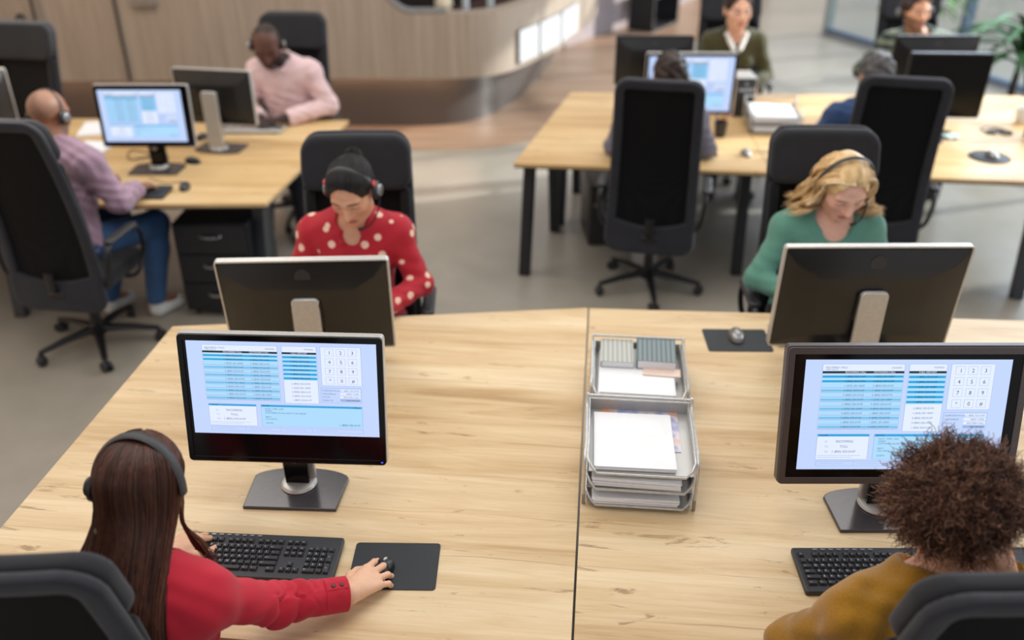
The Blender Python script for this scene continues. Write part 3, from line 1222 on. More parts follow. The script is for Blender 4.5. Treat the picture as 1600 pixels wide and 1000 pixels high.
def key_mesh(ch, w, hh=1):
    k = (ch, w, hh)
    if k in _keys:
        return _keys[k]
    mb = MB()
    a, b = w * P_ / 2 - 0.0012, hh * P_ / 2 - 0.0012
    dz = 0.0065
    lo, hi = roundrect(2 * a, 2 * b, 0.002, 2), roundrect(2 * a - 0.005, 2 * b - 0.0055, 0.002, 2, 0, 0.0006)
    n = len(lo)
    vs = [(x, y, 0) for x, y in lo] + [(x, y, dz) for x, y in hi]
    mb.add(vs, [tuple(range(n, 2 * n))] + [(i, (i + 1) % n, n + (i + 1) % n, n + i) for i in range(n)])
    if ch:
        mb.cm = 1
        tv, tf, tw = text_geo(ch)
        s = 0.0078 if len(ch) == 1 else 0.0040
        mb.add([(-a + 0.0045 + v[0] * s, -0.001 + v[1] * s, dz + 0.0002) for v in tv], tf)
    me = bpy.data.meshes.new('key')
    me.from_pydata(mb.v, [], mb.f)
    me.polygons.foreach_set('material_index', mb.mi)
    me.update()
    me.materials.append(M['key'])
    me.materials.append(M['legend'])
    _keys[k] = me
    return me


def keyboard(label, loc, rot, detailed=True):
    t = thing('keyboard', label, 'keyboard', loc, rot)
    m1 = MB()
    m1.prism(roundrect(0.458, 0.158, 0.008, 4, 0, 0), 0, 0.016)
    ks = m1.build('body', M['charcoal'], t, bevel=0.004)
    M0 = Matrix.Rotation(R(3), 4, 'X')
    ks.matrix_local = Matrix.Translation((0, 0, 0.004)) @ M0
    x0, y0 = -0.219, 0.049
    if detailed:
        for r, row in enumerate(ROWS):
            for kk in row:
                ch, w, u = kk[:3]
                hh = kk[3] if len(kk) > 3 else 1
                o = bpy.data.objects.new('key', key_mesh(ch, w, hh))
                COL.objects.link(o)
                o.parent = t
                x = x0 + (u + w / 2) * P_
                y = y0 - (r * P_ + (0.004 if r else 0)) - (hh - 1) * P_ / 2
                o.matrix_local = Matrix.Translation((0, 0, 0.004)) @ M0 @ Matrix.Translation((x, y, 0.0162))
        for k in range(8):
            m1 = MB()
            m1.prism(roundrect(0.013, 0.005, 0.002, 3), 0, 0.003)
            o = m1.build('media_key', M['silverdk'], t)
            o.matrix_local = Matrix.Translation((0, 0, 0.004)) @ M0 @ Matrix.Translation((-0.165 + k * 0.022, 0.069, 0.0155))
    else:
        m1 = MB()
        for r, row in enumerate(ROWS):
            for kk in row:
                ch, w, u = kk[:3]
                m1.box((x0 + (u + w / 2) * P_, y0 - r * P_, 0.019), (w * P_ - 0.003, P_ - 0.003, 0.006))
        m1.build('key_field', M['key'], t)
    for s in (-1, 1):
        m1 = MB()
        m1.box((s * 0.18, 0.06, 0.003), (0.03, 0.012, 0.006))
        m1.build('foot', M['black'], t)
    return t


keyboard('black keyboard partly hidden by the long-haired woman\'s shoulder', (-0.705, 1.838, DZ), R(-3.5))
keyboard('black keyboard partly hidden by the curly-haired person', (1.005, 1.785, DZ), R(0))
keyboard('black keyboard under the hand of the man in lilac', (-2.10, 4.60, DZ), R(-3), False)
keyboard('black keyboard end showing beside the person in grey', (1.02, 5.30, DZ), R(-4), False)
keyboard('dark keyboard behind the monitor that faces the blonde woman', (1.26, 3.06, DZ), R(180), False)
t = keyboard('slim silver keyboard in front of the man in pink', (-1.72, 5.72, DZ), R(180), False)
t.children[0].data = t.children[0].data.copy()
t.children[0].data.materials[0] = M['silver']
kf = [c for c in t.children if c.name.startswith('key_field')][0]
kf.data.materials[0] = M['silverdk']


# ------------------------------------------------------------------ mats and mice
def mouse_mat(label, c, w, d, rot):
    m1 = MB()
    m1.prism(roundrect(w, d, 0.010, 5), 0, 0.003)
    o = m1.build('mouse_mat', M['pad'])
    o.location = (c[0], c[1], DZ)
    o.rotation_euler = (0, 0, rot)
    tag(o, label, 'mouse mat')
    return o


def mouse(label, loc, rot, mat_='charcoal', cable=None):
    t = thing('computer_mouse', label, 'mouse', loc, rot)
    f = Sdf().ell((0, -0.004, 0.002), (0.030, 0.054, 0.034)).cut((0, 0, 0), (0, 0, -1))
    sdf_obj('body', f, (-0.04, -0.07, -0.01), (0.04, 0.06, 0.05), 0.004, M[mat_], t)
    for s in (-1, 1):
        g = Sdf().ell((s * 0.002, -0.003, 0.0035), (0.029, 0.0535, 0.034)).cut((0, 0.006, 0), (0, -1, 0)).cut((s * 0.0025, 0, 0), (-s, 0, 0)).cut((0, 0, 0.012), (0, 0, -1))
        sdf_obj('button', g, (-0.04, -0.01, 0), (0.04, 0.06, 0.05), 0.004, M['silverdk' if mat_ == 'silverdk' else 'black'], t)
    m1 = MB()
    m1.lathe([(0.007, -0.003), (0.008, 0), (0.007, 0.003)], 14, Matrix.Translation((0, 0.024, 0.031)) @ Matrix.Rotation(R(90), 4, 'Y'))
    m1.build('scroll_wheel', M['wire'], t)
    if cable:
        m1 = MB()
        m1.tube(catmull(cable, 8), 0.0022, 6)
        m1.build('cable', M['black'], t)
    return t


mouse_mat('black mouse mat under the hand of the woman in red', (-0.322, 1.815), 0.238, 0.175, R(-1))
mouse('black mouse held by the woman in red', (-0.358, 1.785, DZ + 0.003), R(-35), 'black')
mouse_mat('black mouse mat near the letter trays, across from the blonde woman\'s elbow', (0.885, 3.03), 0.25, 0.17, R(-1))
mouse('silver and black mouse on the mat near the letter trays', (0.885, 3.045, DZ + 0.003), R(176), 'silverdk')
mouse_mat('dark mouse mat peeping out beside the curly-haired person\'s neck', (1.42, 1.80), 0.24, 0.17, R(0))
mouse('black mouse beside the keyboard of the man in lilac', (-1.81, 4.68, DZ), R(10), 'charcoal', [(0, 0.05, 0.008), (-0.03, 0.10, 0.003), (-0.12, 0.10, 0.003), (-0.22, 0.20, 0.003)])
mouse('dark mouse on bare wood behind the lit monitor of the man in lilac', (-1.90, 5.10, DZ), R(70), 'black')
mouse('small dark mouse beside the silver stand of the pink man\'s monitor', (-1.98, 5.55, DZ), R(150), 'black')
mouse('black and white mouse on the desk beside the person in grey', (1.42, 5.24, DZ), R(10), 'silverdk')
t = thing('round_mouse_pad', 'round black pad on the desk by the window', 'mouse pad', (2.88, 5.19, DZ))
m1 = MB()
m1.lathe([(0.118, 0), (0.12, 0.003), (0.116, 0.005)], 40)
m1.build('disc', M['pad'], t)
m1 = MB()
m1.tube([(0.112 * math.cos(a), 0.112 * math.sin(a), 0.005) for a in np.linspace(0, 2 * math.pi, 41)[:-1]], 0.003, 6, closed=True)
m1.build('rim', M['black'], t)
mouse('silver mouse on the round black pad by the window', (2.89, 5.19, DZ + 0.005), R(10), 'silverdk')


# ------------------------------------------------------------------ letter trays
def tray_stack(label, loc, rot, tiers, W=0.315, D=0.34, top=0.0):
    t = thing('letter_tray_rack', label, 'letter trays', loc, rot)
    for k in range(tiers):
        z = 0.014 + k * 0.059
        m1 = MB()
        m1.box((0, 0, z), (W - 0.02, D - 0.02, 0.002))
        for s in (-1, 1):
            m1.box((s * (W / 2 - 0.009), 0.01, z + 0.016), (0.002, D - 0.04, 0.032))
        m1.box((0, D / 2 - 0.01, z + 0.020), (W - 0.02, 0.002, 0.040))
        o = m1.build('tray', M['traymesh'], t, smooth=False)
        m1 = MB()
        hw = W / 2 - 0.006
        rim = [(-hw, D / 2 - 0.008, z + 0.040), (-hw, -D / 2 + 0.10, z + 0.036), (-hw, -D / 2 + 0.03, z + 0.034), (-hw + 0.010, -D / 2 + 0.008, z + 0.022), (-hw + 0.028, -D / 2, z + 0.002),
               (hw - 0.028, -D / 2, z + 0.002), (hw - 0.010, -D / 2 + 0.008, z + 0.022), (hw, -D / 2 + 0.03, z + 0.034), (hw, -D / 2 + 0.10, z + 0.036), (hw, D / 2 - 0.008, z + 0.040)]
        m1.tube(rim, 0.0042, 8, closed=True)
        m1.build('tray_rim', M['wire'], t)
    H = 0.014 + (tiers - 1) * 0.059 + 0.058 + top
    for sx in (-1, 1):
        m1 = MB()
        x = sx * (W / 2 + 0.001)
        m1.tube(catmull([(x, -D / 2 + 0.02, 0.0), (x, -D / 2 + 0.02, 0.03), (x, -D / 2 + 0.02, H - 0.05), (x, -D / 2 + 0.05, H - 0.022), (x, 0.0, H - 0.02), (x, D / 2 - 0.05, H - 0.018), (x, D / 2 - 0.015, H), (x, D / 2 - 0.015, 0.03), (x, D / 2 - 0.015, 0)], 6), 0.0045, 8)
        m1.build('side_frame', M['wire'], t)
        m1 = MB()
        m1.box((x, -D / 2 + 0.02, 0.02), (0.010, 0.012, 0.04))
        m1.build('foot', M['silverdk'], t, bevel=0.003)
    m1 = MB()
    m1.tube([(-W / 2 - 0.001, D / 2 - 0.015, H), (W / 2 + 0.001, D / 2 - 0.015, H)], 0.0045, 8)
    m1.build('top_bar', M['wire'], t)
    return t


def traymesh():
    N = Nodes('grey_expanded_metal')
    v = N.coords((1, 1, 1))
    vo = N.n('ShaderNodeTexVoronoi', Scale=260.0, Randomness=0.1)
    N.t.links.new(v, vo.inputs['Vector'])
    N.col(N.ramp(vo.outputs['Distance'], [(0.25, lin((140, 138, 134))), (0.6, lin((192, 190, 186)))])).pr(rough=0.4, metal=0.3)
    return N.m


M['traymesh'] = traymesh()


def paper(label, c, z, w, d, h, rot, group, seed, cat='paper'):
    """a slightly uneven ream of sheets"""
    rnd = random.Random(seed)
    t = thing('paper_pile', label, cat, (c[0], c[1], z), rot, group)
    m1 = MB()
    k = max(2, int(h / 0.004))
    for i in range(k):
        dx, dy, a = rnd.uniform(-1, 1) * 0.004, rnd.uniform(-1, 1) * 0.005, rnd.uniform(-1, 1) * 0.014
        m1.box((dx, dy, h * (i + 0.5) / k), (w, d, h / k * 0.96), Matrix.Rotation(a, 4, 'Z'))
    m1.build('sheets', M['paperedge'], t, smooth=False)
    m1 = MB()
    n = 10
    vs, fs = [], []
    for j in range(n + 1):
        for i in range(n + 1):
            x, y = w * (i / n - 0.5), d * (j / n - 0.5)
            vs.append((x, y, h + 0.0006 + 0.003 * max(0, abs(i / n - 0.5) * 2 - 0.75) * rnd.random()))
    for j in range(n):
        for i in range(n):
            a = j * (n + 1) + i
            fs.append((a, a + 1, a + n + 2, a + n + 1))
    m1.add(vs, fs)
    m1.build('top_sheet', M['paper'], t)
    return t


TR = DROT
fs_ = (0.390, 2.205)
tray_stack('grey wire letter-tray rack nearer the camera, three tiers of white paper', (fs_[0], fs_[1], DZ), TR, 3, W=0.325, D=0.335, top=0.0)
tray_stack('grey wire letter-tray rack farther from the camera, with striped notebooks on top', (0.445, 2.665, DZ), TR, 2, W=0.325, D=0.335, top=0.01)
G = 'white paper in the letter trays'
paper('white paper in the lowest tray of the nearer rack', (0.377, 2.185), DZ + 0.017, 0.25, 0.29, 0.030, TR + 0.01, G, 1)
paper('white paper in the middle tray of the nearer rack', (0.380, 2.19), DZ + 0.076, 0.255, 0.29, 0.034, TR - 0.015, G, 2)
paper('white paper in the topmost tray of the nearer rack', (0.371, 2.19), DZ + 0.1362, 0.235, 0.27, 0.012, TR + 0.02, G, 3)
paper('white paper in the lower tray of the farther rack', (0.435, 2.645), DZ + 0.017, 0.25, 0.28, 0.030, TR, G, 5)
paper('white paper in the top tray of the farther rack, under the notebooks', (0.435, 2.65), DZ + 0.076, 0.255, 0.29, 0.026, TR - 0.01, G, 4)


def stripes(name, c0, c1):
    N = Nodes(name)
    v = N.coords((1, 1, 1))
    w = N.n('ShaderNodeTexWave', Scale=19.0)
    N.t.links.new(v, w.inputs['Vector'])
    N.col(N.ramp(w.outputs[0], [(0.35, lin(c0)), (0.65, lin(c1))])).pr(rough=0.65)
    return N.m


def notebook(label, loc, rot, w, d, h, c0, c1, cat='notebook'):
    t = thing('notebook', label, cat, loc, rot)
    mm = stripes('striped_cover', c0, c1)
    m1 = MB()
    m1.box((0, 0, h / 2), (w - 0.004, d - 0.004, h - 0.003))
    m1.build('pages', M['paperedge'], t)
    for z in (0.001, h):
        m1 = MB()
        m1.box((0, 0, z), (w, d, 0.002))
        m1.build('cover', mm, t, bevel=0.0008)
    m1 = MB()
    m1.box((-w / 2 - 0.001, 0, h / 2), (0.003, d, h))
    m1.build('spine', mm, t, bevel=0.0008)
    return t


ztop_ = DZ + 0.104
notebook('pale grey striped notebook on the farther letter-tray rack', (0.378, 2.745, ztop_), TR, 0.115, 0.155, 0.024, (166, 166, 158), (194, 194, 186))
notebook('slate blue striped notebook on the farther letter-tray rack', (0.516, 2.735, ztop_), TR - 0.03, 0.135, 0.165, 0.034, (104, 116, 118), (134, 146, 146))
m1 = MB()
m1.box((0, 0, 0.0015), (0.13, 0.05, 0.003))
o = m1.build('pink_note', plain('pink_card', (232, 206, 190), 0.8, var=0.02))
o.location = (0.522, 2.635, ztop_)
o.rotation_euler = (0, 0, TR - 0.05)
tag(o, 'pale pink card peeking out under the slate blue notebook', 'card')


# a colourful brochure under the topmost white paper of the nearer rack
def brochure():
    N = Nodes('brochure_print')
    v = N.coords((1, 1, 1))
    nz = N.noise(v, 9, 3)
    N.col(N.ramp(nz, [(0.35, lin((216, 206, 214))), (0.48, lin((150, 156, 200))), (0.54, lin((214, 206, 212))), (0.62, lin((226, 150, 110)))])).pr(rough=0.3)
    return N.m


m1 = MB()
m1.box((0, 0, 0.001), (0.24, 0.21, 0.002))
o = m1.build('brochure', brochure())
o.location = (0.398, 2.262, DZ + 0.1335)
o.rotation_euler = (0, 0, TR)
tag(o, 'colourful brochure peeking out behind the topmost paper of the nearer rack', 'brochure')

# ------------------------------------------------------------------ office chairs
def sd_rr(x, z, cx, cz, hw, hh, r):
    qx, qz = np.abs(x - cx) - hw + r, np.abs(z - cz) - hh + r
    return np.hypot(np.maximum(qx, 0), np.maximum(qz, 0)) + np.minimum(np.maximum(qx, qz), 0) - r


def slab(cx, cz, hw, hh, r, y0, th, rnd, ring=0.0, taper=0.0):
    """rounded panel in (x, depth, z); ring>0 leaves only a frame of that half width"""
    def f(P):
        x, y, z = P[:, 0], P[:, 1], P[:, 2]
        xx = x * (1 + taper * (z - cz))
        d2 = sd_rr(xx, z, cx, cz, hw, hh, r)
        if ring:
            d2 = np.abs(d2 + ring) - ring
        qy = np.abs(y - y0) - th
        a, b = d2 + rnd, qy + rnd
        return (np.hypot(np.maximum(a, 0), np.maximum(b, 0)) + np.minimum(np.maximum(a, b), 0) - rnd).astype(np.float32)
    return f


ZB0, ZB1 = 0.335, 1.365


def bend(V):
    """flat backrest coordinates -> the chair's curved, reclined back"""
    t = (V[:, 2] - ZB0) / (ZB1 - ZB0)
    yb = -0.215 - 0.115 * t + 0.05 * np.sin(np.clip(t, 0, 1) * math.pi * 1.1) - 0.02 * np.clip(t - 0.8, 0, 1)
    wrap = 0.25 * V[:, 0] ** 2
    return np.stack([V[:, 0], yb + V[:, 1] + wrap, V[:, 2]], 1)


def make_chair(label, loc, rot, group):
    t = thing('office_chair', label, 'chair', loc, rot, group)
    hh = (ZB1 - ZB0) / 2
    zc = ZB0 + hh
    B = ((-0.32, -0.15, 0.28), (0.32, 0.15, 1.42))
    tp = 0.11
    sdf_obj('back_frame', slab(0, zc, 0.245, hh, 0.080, -0.020, 0.017, 0.013, 0.027, tp), *B, 0.009, M['chairgrey'], t, bend)
    sdf_obj('back_mesh', slab(0, zc, 0.222, hh - 0.02, 0.06, -0.010, 0.005, 0.003, 0, tp), *B, 0.007, M['mesh'], t, bend)
    sdf_obj('head_cushion', slab(0, ZB1 - 0.115, 0.234, 0.112, 0.07, 0.022, 0.030, 0.024, 0, tp), *B, 0.009, M['chairfab'], t, bend)

    def lumb(P):
        d = slab(0, ZB0 + 0.20, 0.242, 0.20, 0.07, -0.016, 0.020, 0.014, 0, tp)(P)
        top = P[:, 2] - (ZB0 + 0.165 + 0.9 * P[:, 0] ** 2)
        return np.maximum(d, top).astype(np.float32)
    sdf_obj('lumbar_panel', lumb, *B, 0.009, M['chairgrey'], t, bend)
    for s in (-1, 1):
        sdf_obj('side_pad', slab(s * 0.205, zc - 0.06, 0.022, hh - 0.16, 0.02, 0.014, 0.016, 0.013, 0, 0.0), *B, 0.009, M['chairdark'], t, bend)
    seat = lambda P: (slab(0, 0.02, 0.245, 0.235, 0.09, 0.0, 0.038, 0.030)(np.stack([P[:, 0], P[:, 2] - 0.465 + 0.25 * np.maximum(P[:, 1] - 0.1, 0) ** 2, P[:, 1]], 1)))
    sdf_obj('seat', seat, (-0.30, -0.28, 0.38), (0.30, 0.32, 0.56), 0.010, M['chairdark'], t)
    # base
    m1 = MB()
    m1.lathe([(0.028, 0.07), (0.042, 0.075), (0.045, 0.125), (0.030, 0.135), (0.026, 0.27), (0.020, 0.275), (0.020, 0.37)], 20)
    m1.build('gas_column', M['black'], t)
    m1 = MB()
    m1.box((0, 0.0, 0.395), (0.17, 0.24, 0.05))
    m1.box((0, -0.17, 0.43), (0.10, 0.16, 0.03))
    m1.build('tilt_mechanism', M['black'], t, bevel=0.008)
    m1 = MB()
    m1.tube([(0, -0.20, 0.43), (0, -0.265, 0.47), (0, -0.262, 0.56)], 0.026, 10, flat=0.5)
    m1.build('back_support', M['black'], t)
    for k in range(5):
        a = math.radians(90 + 72 * k)
        c, s = math.cos(a), math.sin(a)
        m1 = MB()
        m1.tube([(0.03 * c, 0.03 * s, 0.105), (0.18 * c, 0.18 * s, 0.095), (0.315 * c, 0.315 * s, 0.075)], [0.028, 0.022, 0.016], 8, flat=0.8)
        lg = m1.build('base_leg', M['black'], t)
        m1 = MB()
        for q in (-0.014, 0.014):
            Mx = Matrix.Translation((0.315 * c - s * q, 0.315 * s + c * q, 0.029)) @ Matrix.Rotation(a + 0.5, 4, 'Z') @ Matrix.Rotation(R(90), 4, 'X')
            m1.lathe([(0.014, -0.010), (0.026, -0.009), (0.029, -0.005), (0.029, 0.005), (0.026, 0.009), (0.014, 0.010)], 18, Mx)
        m1.tube([(0.315 * c, 0.315 * s, 0.029), (0.315 * c, 0.315 * s, 0.078)], 0.008, 8)
        m1.build('caster', M['caster'], lg)
    for s in (-1, 1):
        m1 = MB()
        pts = catmull([(s * 0.20, 0.02, 0.43), (s * 0.285, 0.03, 0.44), (s * 0.300, 0.10, 0.52), (s * 0.300, 0.12, 0.62), (s * 0.298, 0.08, 0.685), (s * 0.296, -0.05, 0.70), (s * 0.298, -0.17, 0.68), (s * 0.296, -0.20, 0.60), (s * 0.27, -0.20, 0.50), (s * 0.20, -0.16, 0.44)], 6)
        m1.tube(pts, 0.015, 10, flat=0.75)
        arm = m1.build('armrest', M['black'], t)
        g = lambda P: slab(s * 0.297, -0.045, 0.028, 0.13, 0.024, 0.0, 0.012, 0.010)(np.stack([P[:, 0], P[:, 2] - 0.705, P[:, 1]], 1))
        sdf_obj('arm_pad', g, (s * 0.297 - 0.05, -0.20, 0.67), (s * 0.297 + 0.05, 0.12, 0.74), 0.007, M['charcoal'], arm)
    return t


CG = 'black high-back office chairs'
CHAIRS = [
    ('black high-back office chair behind the long-haired woman in red', (-0.985, 1.525), 1),
    ('black high-back office chair behind the curly-haired person in mustard', (0.940, 1.485), 4),
    ('black high-back office chair of the woman in the dotted blouse', (-0.655, 3.375), 182),
    ('black high-back office chair of the blonde woman', (1.345, 3.45), 178),
    ('black mesh office chair seen from behind, of the person in grey', (0.83, 4.92), -12),
    ('black mesh office chair seen from behind, of the grey-haired person', (2.13, 4.975), -14),
    ('black mesh office chair seen from behind, of the man in lilac', (-2.26, 4.24), -9),
    ('black high-back office chair of the man in pink', (-1.53, 6.05), 176),
    ('empty black high-back office chair against the panelled wall', (-3.27, 5.74), 172),
    ('black high-back office chair of the woman in the olive sweater', (1.70, 7.00), 178),
    ('black high-back office chair of the man in the plaid shirt', (3.14, 7.08), 180),
]
_c0 = None
for lab, (x, y), a in CHAIRS:
    if _c0 is None:
        _c0 = make_chair(lab, (x, y, 0), R(a), CG)
    else:
        c_ = copy_tree(_c0, lab, (x, y, 0), R(a), CG)
        if 'person in grey' in lab:
            for k_ in c_.children:
                if k_.name.startswith('base_leg'):
                    k_.rotation_euler = (0, 0, R(36 + 12))


# ------------------------------------------------------------------ things around the back desks
t = thing('drawer_pedestal', 'black drawer pedestal under the desk of the man in lilac', 'drawers', (-1.66, 4.78, 0), R(-2))
m1 = MB()
m1.box((0, 0.0, 0.31), (0.42, 0.46, 0.54))
m1.build('carcass', M['legblack'], t, bevel=0.004)
for k in range(3):
    m1 = MB()
    m1.box((0, -0.236, 0.13 + 0.18 * k), (0.40, 0.012, 0.168))
    d = m1.build('drawer', M['legblack'], t, bevel=0.002)
    m1 = MB()
    m1.tube(catmull([(-0.06, -0.243, 0.155 + 0.18 * k), (-0.04, -0.262, 0.15 + 0.18 * k), (0.04, -0.262, 0.15 + 0.18 * k), (0.06, -0.243, 0.155 + 0.18 * k)], 4), 0.006, 8)
    m1.build('handle', M['silverdk'], d)
for sx in (-1, 1):
    for sy in (-1, 1):
        m1 = MB()
        m1.lathe([(0.02, -0.012), (0.022, 0), (0.02, 0.012)], 14, Matrix.Translation((sx * 0.17, sy * 0.18, 0.022)) @ Matrix.Rotation(R(90), 4, 'Y'))
        m1.tube([(sx * 0.17, sy * 0.18, 0.02), (sx * 0.17, sy * 0.18, 0.05)], 0.008, 8)
        m1.build('caster', M['caster'], t)


def tower(label, loc, rot, sz, mat_='black'):
    t = thing('computer_tower', label, 'computer', loc, rot)
    m1 = MB()
    m1.box((0, 0, sz[2] / 2), sz)
    m1.build('case', M[mat_], t, bevel=0.006)
    m1 = MB()
    m1.box((0, -sz[1] / 2 - 0.004, sz[2] * 0.5), (sz[0] * 0.92, 0.010, sz[2] * 0.94))
    f = m1.build('front_panel', M['charcoal'], t, bevel=0.004)
    m1 = MB()
    m1.lathe([(0.012, 0), (0.012, 0.004), (0.009, 0.005)], 16, Matrix.Translation((0, -sz[1] / 2 - 0.008, sz[2] * 0.85)) @ Matrix.Rotation(R(90), 4, 'X'))
    m1.build('power_button', M['silverdk'], f)
    m1 = MB()
    m1.box((0, -sz[1] / 2 - 0.009, sz[2] * 0.7), (sz[0] * 0.75, 0.004, 0.02))
    m1.build('disc_slot', M['silverdk'], f)
    return t


tower('black computer tower on the floor under the bare end of the back desk', (0.60, 5.75, 0), R(4), (0.20, 0.42, 0.42))
tower('silver upright computer unit beside the lit monitor of the person in grey', (1.575, 6.12, DZ), R(0), (0.14, 0.20, 0.27), 'silver')

# letter tray and papers on the back desk
tray_stack('dark letter-tray rack with white paper on the back desk, before the olive-sweater woman', (1.715, 5.80, DZ), TR, 2, W=0.33, D=0.34, top=0.03)
paper('white paper in the upper tray of the rack on the back desk', (1.715, 5.80), DZ + 0.079, 0.27, 0.30, 0.035, TR, 'white paper in the rack on the back desk', 11)
paper('white paper in the lower tray of the rack on the back desk', (1.715, 5.79), DZ + 0.017, 0.27, 0.30, 0.030, TR, 'white paper in the rack on the back desk', 12)


def cup(name, label, cat, loc, r, h, mat_, handle=True):
    t = thing(name, label, cat, loc)
    m1 = MB()
    m1.lathe([(r * 0.75, 0), (r * 0.8, 0.003), (r * 0.95, h * 0.6), (r, h), (r * 0.92, h), (r * 0.87, h * 0.6), (r * 0.7, 0.008)], 24)
    m1.build('body', mat_, t)
    if handle:
        m1 = MB()
        m1.tube(catmull([(r * 0.9, 0, h * 0.8), (r * 1.6, 0, h * 0.7), (r * 1.6, 0, h * 0.4), (r * 0.9, 0, h * 0.25)], 6), 0.005, 8)
        m1.build('handle', mat_, t)
    return t


WHITE = plain('white_china', (236, 234, 230), 0.3, var=0.02)
cup('coffee_cup', 'white cup at the right edge of the window-side back desk', 'cup', (3.42, 5.90, DZ), 0.05, 0.10, WHITE)
cup('pen_cup', 'dark wire pen cup beside the lit monitor on the back desk', 'pen holder', (1.335, 5.60, DZ), 0.042, 0.10, M['charcoal'], False)
for k, (dx, dy, c, nm) in enumerate(((0.012, 0.0, (190, 50, 50), 'red'), (-0.012, 0.008, (40, 60, 130), 'blue'), (0.0, -0.012, (30, 30, 30), 'black'))):
    m1 = MB()
    m1.tube([(0, 0, 0), (dx * 2.0, dy * 2.0, 0.13), (dx * 2.2, dy * 2.2, 0.142)], [0.004, 0.004, 0.0015], 8)
    o = m1.build('pen', plain(nm + '_pen_plastic', c, 0.4))
    o.location = (1.335 + dx * 0.5, 5.60 + dy * 0.5, DZ + 0.009)
    tag(o, nm + ' pen standing in the dark pen cup on the back desk', 'pen')
for lab, (x, y), c, w, a in (('coral pink note block on the back desk, right of the person in grey', (1.235, 5.70), (226, 128, 112), 0.12, 0.1),
                             ('pale mint note block beside the grey-haired person\'s chair', (2.82, 5.58), (206, 232, 216), 0.10, 0.3),
                             ('dark blue folder beside the mint note block', (2.66, 5.52), (66, 74, 96), 0.12, -0.2)):
    m1 = MB()
    m1.box((0, 0, 0.006), (w, w * 0.8, 0.012))
    nm = 'folder' if 'folder' in lab else 'note_block'
    o = m1.build(nm, plain(nm + '_paper', c, 0.8, var=0.03), bevel=0.001)
    o.location = (x, y, DZ)
    o.rotation_euler = (0, 0, a)
    tag(o, lab, 'folder' if 'folder' in lab else 'notes')
# rolled cables
for nm, lab, c, n, r0, mm in (('cable', 'tangled dark cables on the window-side back desk', (3.16, 5.68), 46, 0.10, 'black'),
                              ('cable', 'loose dark cables behind the navy-black monitor', (2.62, 5.86), 26, 0.13, 'black'),
                              ('cable', 'thin cables trailing behind the lit monitor of the man in lilac', (-2.20, 5.22), 22, 0.14, 'charcoal')):
    rnd = random.Random(n)
    pts = [(r0 * rnd.uniform(-1, 1), r0 * rnd.uniform(-0.7, 0.7), 0.004 + (0.012 * rnd.random() if n > 30 else 0)) for k in range(n // 2)]
    m1 = MB()
    m1.tube(catmull(pts, 6), 0.0035, 6)
    o = m1.build(nm, M[mm])
    o.location = (c[0], c[1], DZ)
    tag(o, lab, 'cable')
t = thing('desk_speaker', 'dark rounded speaker cut by the right edge of the picture', 'speaker', (3.36, 5.58, DZ), R(10))
m1 = MB()
m1.prism(roundrect(0.13, 0.13, 0.04, 6), 0, 0.20)
m1.build('cabinet', M['black'], t, bevel=0.01)
m1 = MB()
m1.lathe([(0.05, 0), (0.048, 0.004), (0.02, -0.004 + 0.006)], 24, Matrix.Translation((0, -0.065, 0.12)) @ Matrix.Rotation(R(90), 4, 'X'))
m1.build('grille', M['charcoal'], t)
# papers at the far left of the lilac man's desk
for k, (lab, (x, y), a) in enumerate((('loose white papers behind the head of the man in lilac', (-2.72, 5.75), 0.2), ('loose white papers between the lilac man and his lit monitor', (-2.60, 5.32), -0.15))):
    paper(lab, (x, y), DZ, 0.21, 0.29, 0.012, a, 'papers on the lilac man\'s desk', 30 + k)

# ------------------------------------------------------------------ plants by the window
def strap_plant(label, loc, n, L, seed, mat_, w=0.035):
    t = thing('potted_plant', label, 'plant', loc)
    m1 = MB()
    m1.lathe([(0.14, 0), (0.15, 0.01), (0.19, 0.38), (0.20, 0.40), (0.18, 0.40), (0.17, 0.36)], 28)
    m1.build('pot', M['pot'], t)
    m1 = MB()
    m1.lathe([(0.165, 0.355), (0.16, 0.365)], 24)
    m1.build('soil', M['soil'], t)
    m1 = MB()
    m1.tube([(0, 0, 0.36), (0.01, 0, 0.7), (0.0, 0.02, 1.0)], [0.03, 0.025, 0.02], 10)
    m1.build('trunk', M['soil'], t)
    rnd = random.Random(seed)
    m1 = MB()
    for k in range(n):
        a = k * 2.399
        el = rnd.uniform(0.2, 1.2)
        l = L * rnd.uniform(0.7, 1.1)
        z0 = 0.72 + 0.3 * k / n
        vs, fs = [], []
        for j in range(9):
            s = j / 8
            r = l * s * math.cos(el * (1 - 0.5 * s))
            z = z0 + l * (s * math.sin(el) - 0.75 * s * s)
            ww = w * math.sin(math.pi * min(0.97, s * 0.9 + 0.1)) ** 0.7
            for e in (-1, 0, 1):
                vs.append((r * math.cos(a) - e * ww * math.sin(a), r * math.sin(a) + e * ww * math.cos(a), z - (0.012 if e == 0 else 0)))
        for j in range(8):
            for e in range(2):
                i = j * 3 + e
                fs.append((i, i + 1, i + 4, i + 3))
        m1.add(vs, fs)
    m1.build('foliage', mat_, t, smooth=True)
    return t


strap_plant('tall plant with long strap leaves by the window at the right edge', (4.22, 7.55, 0), 40, 0.75, 3, M['leaf'], 0.034)
strap_plant('smaller paler plant behind the man in the plaid shirt', (4.46, 10.1, 0), 60, 0.55, 7, M['leaf2'], 0.030)

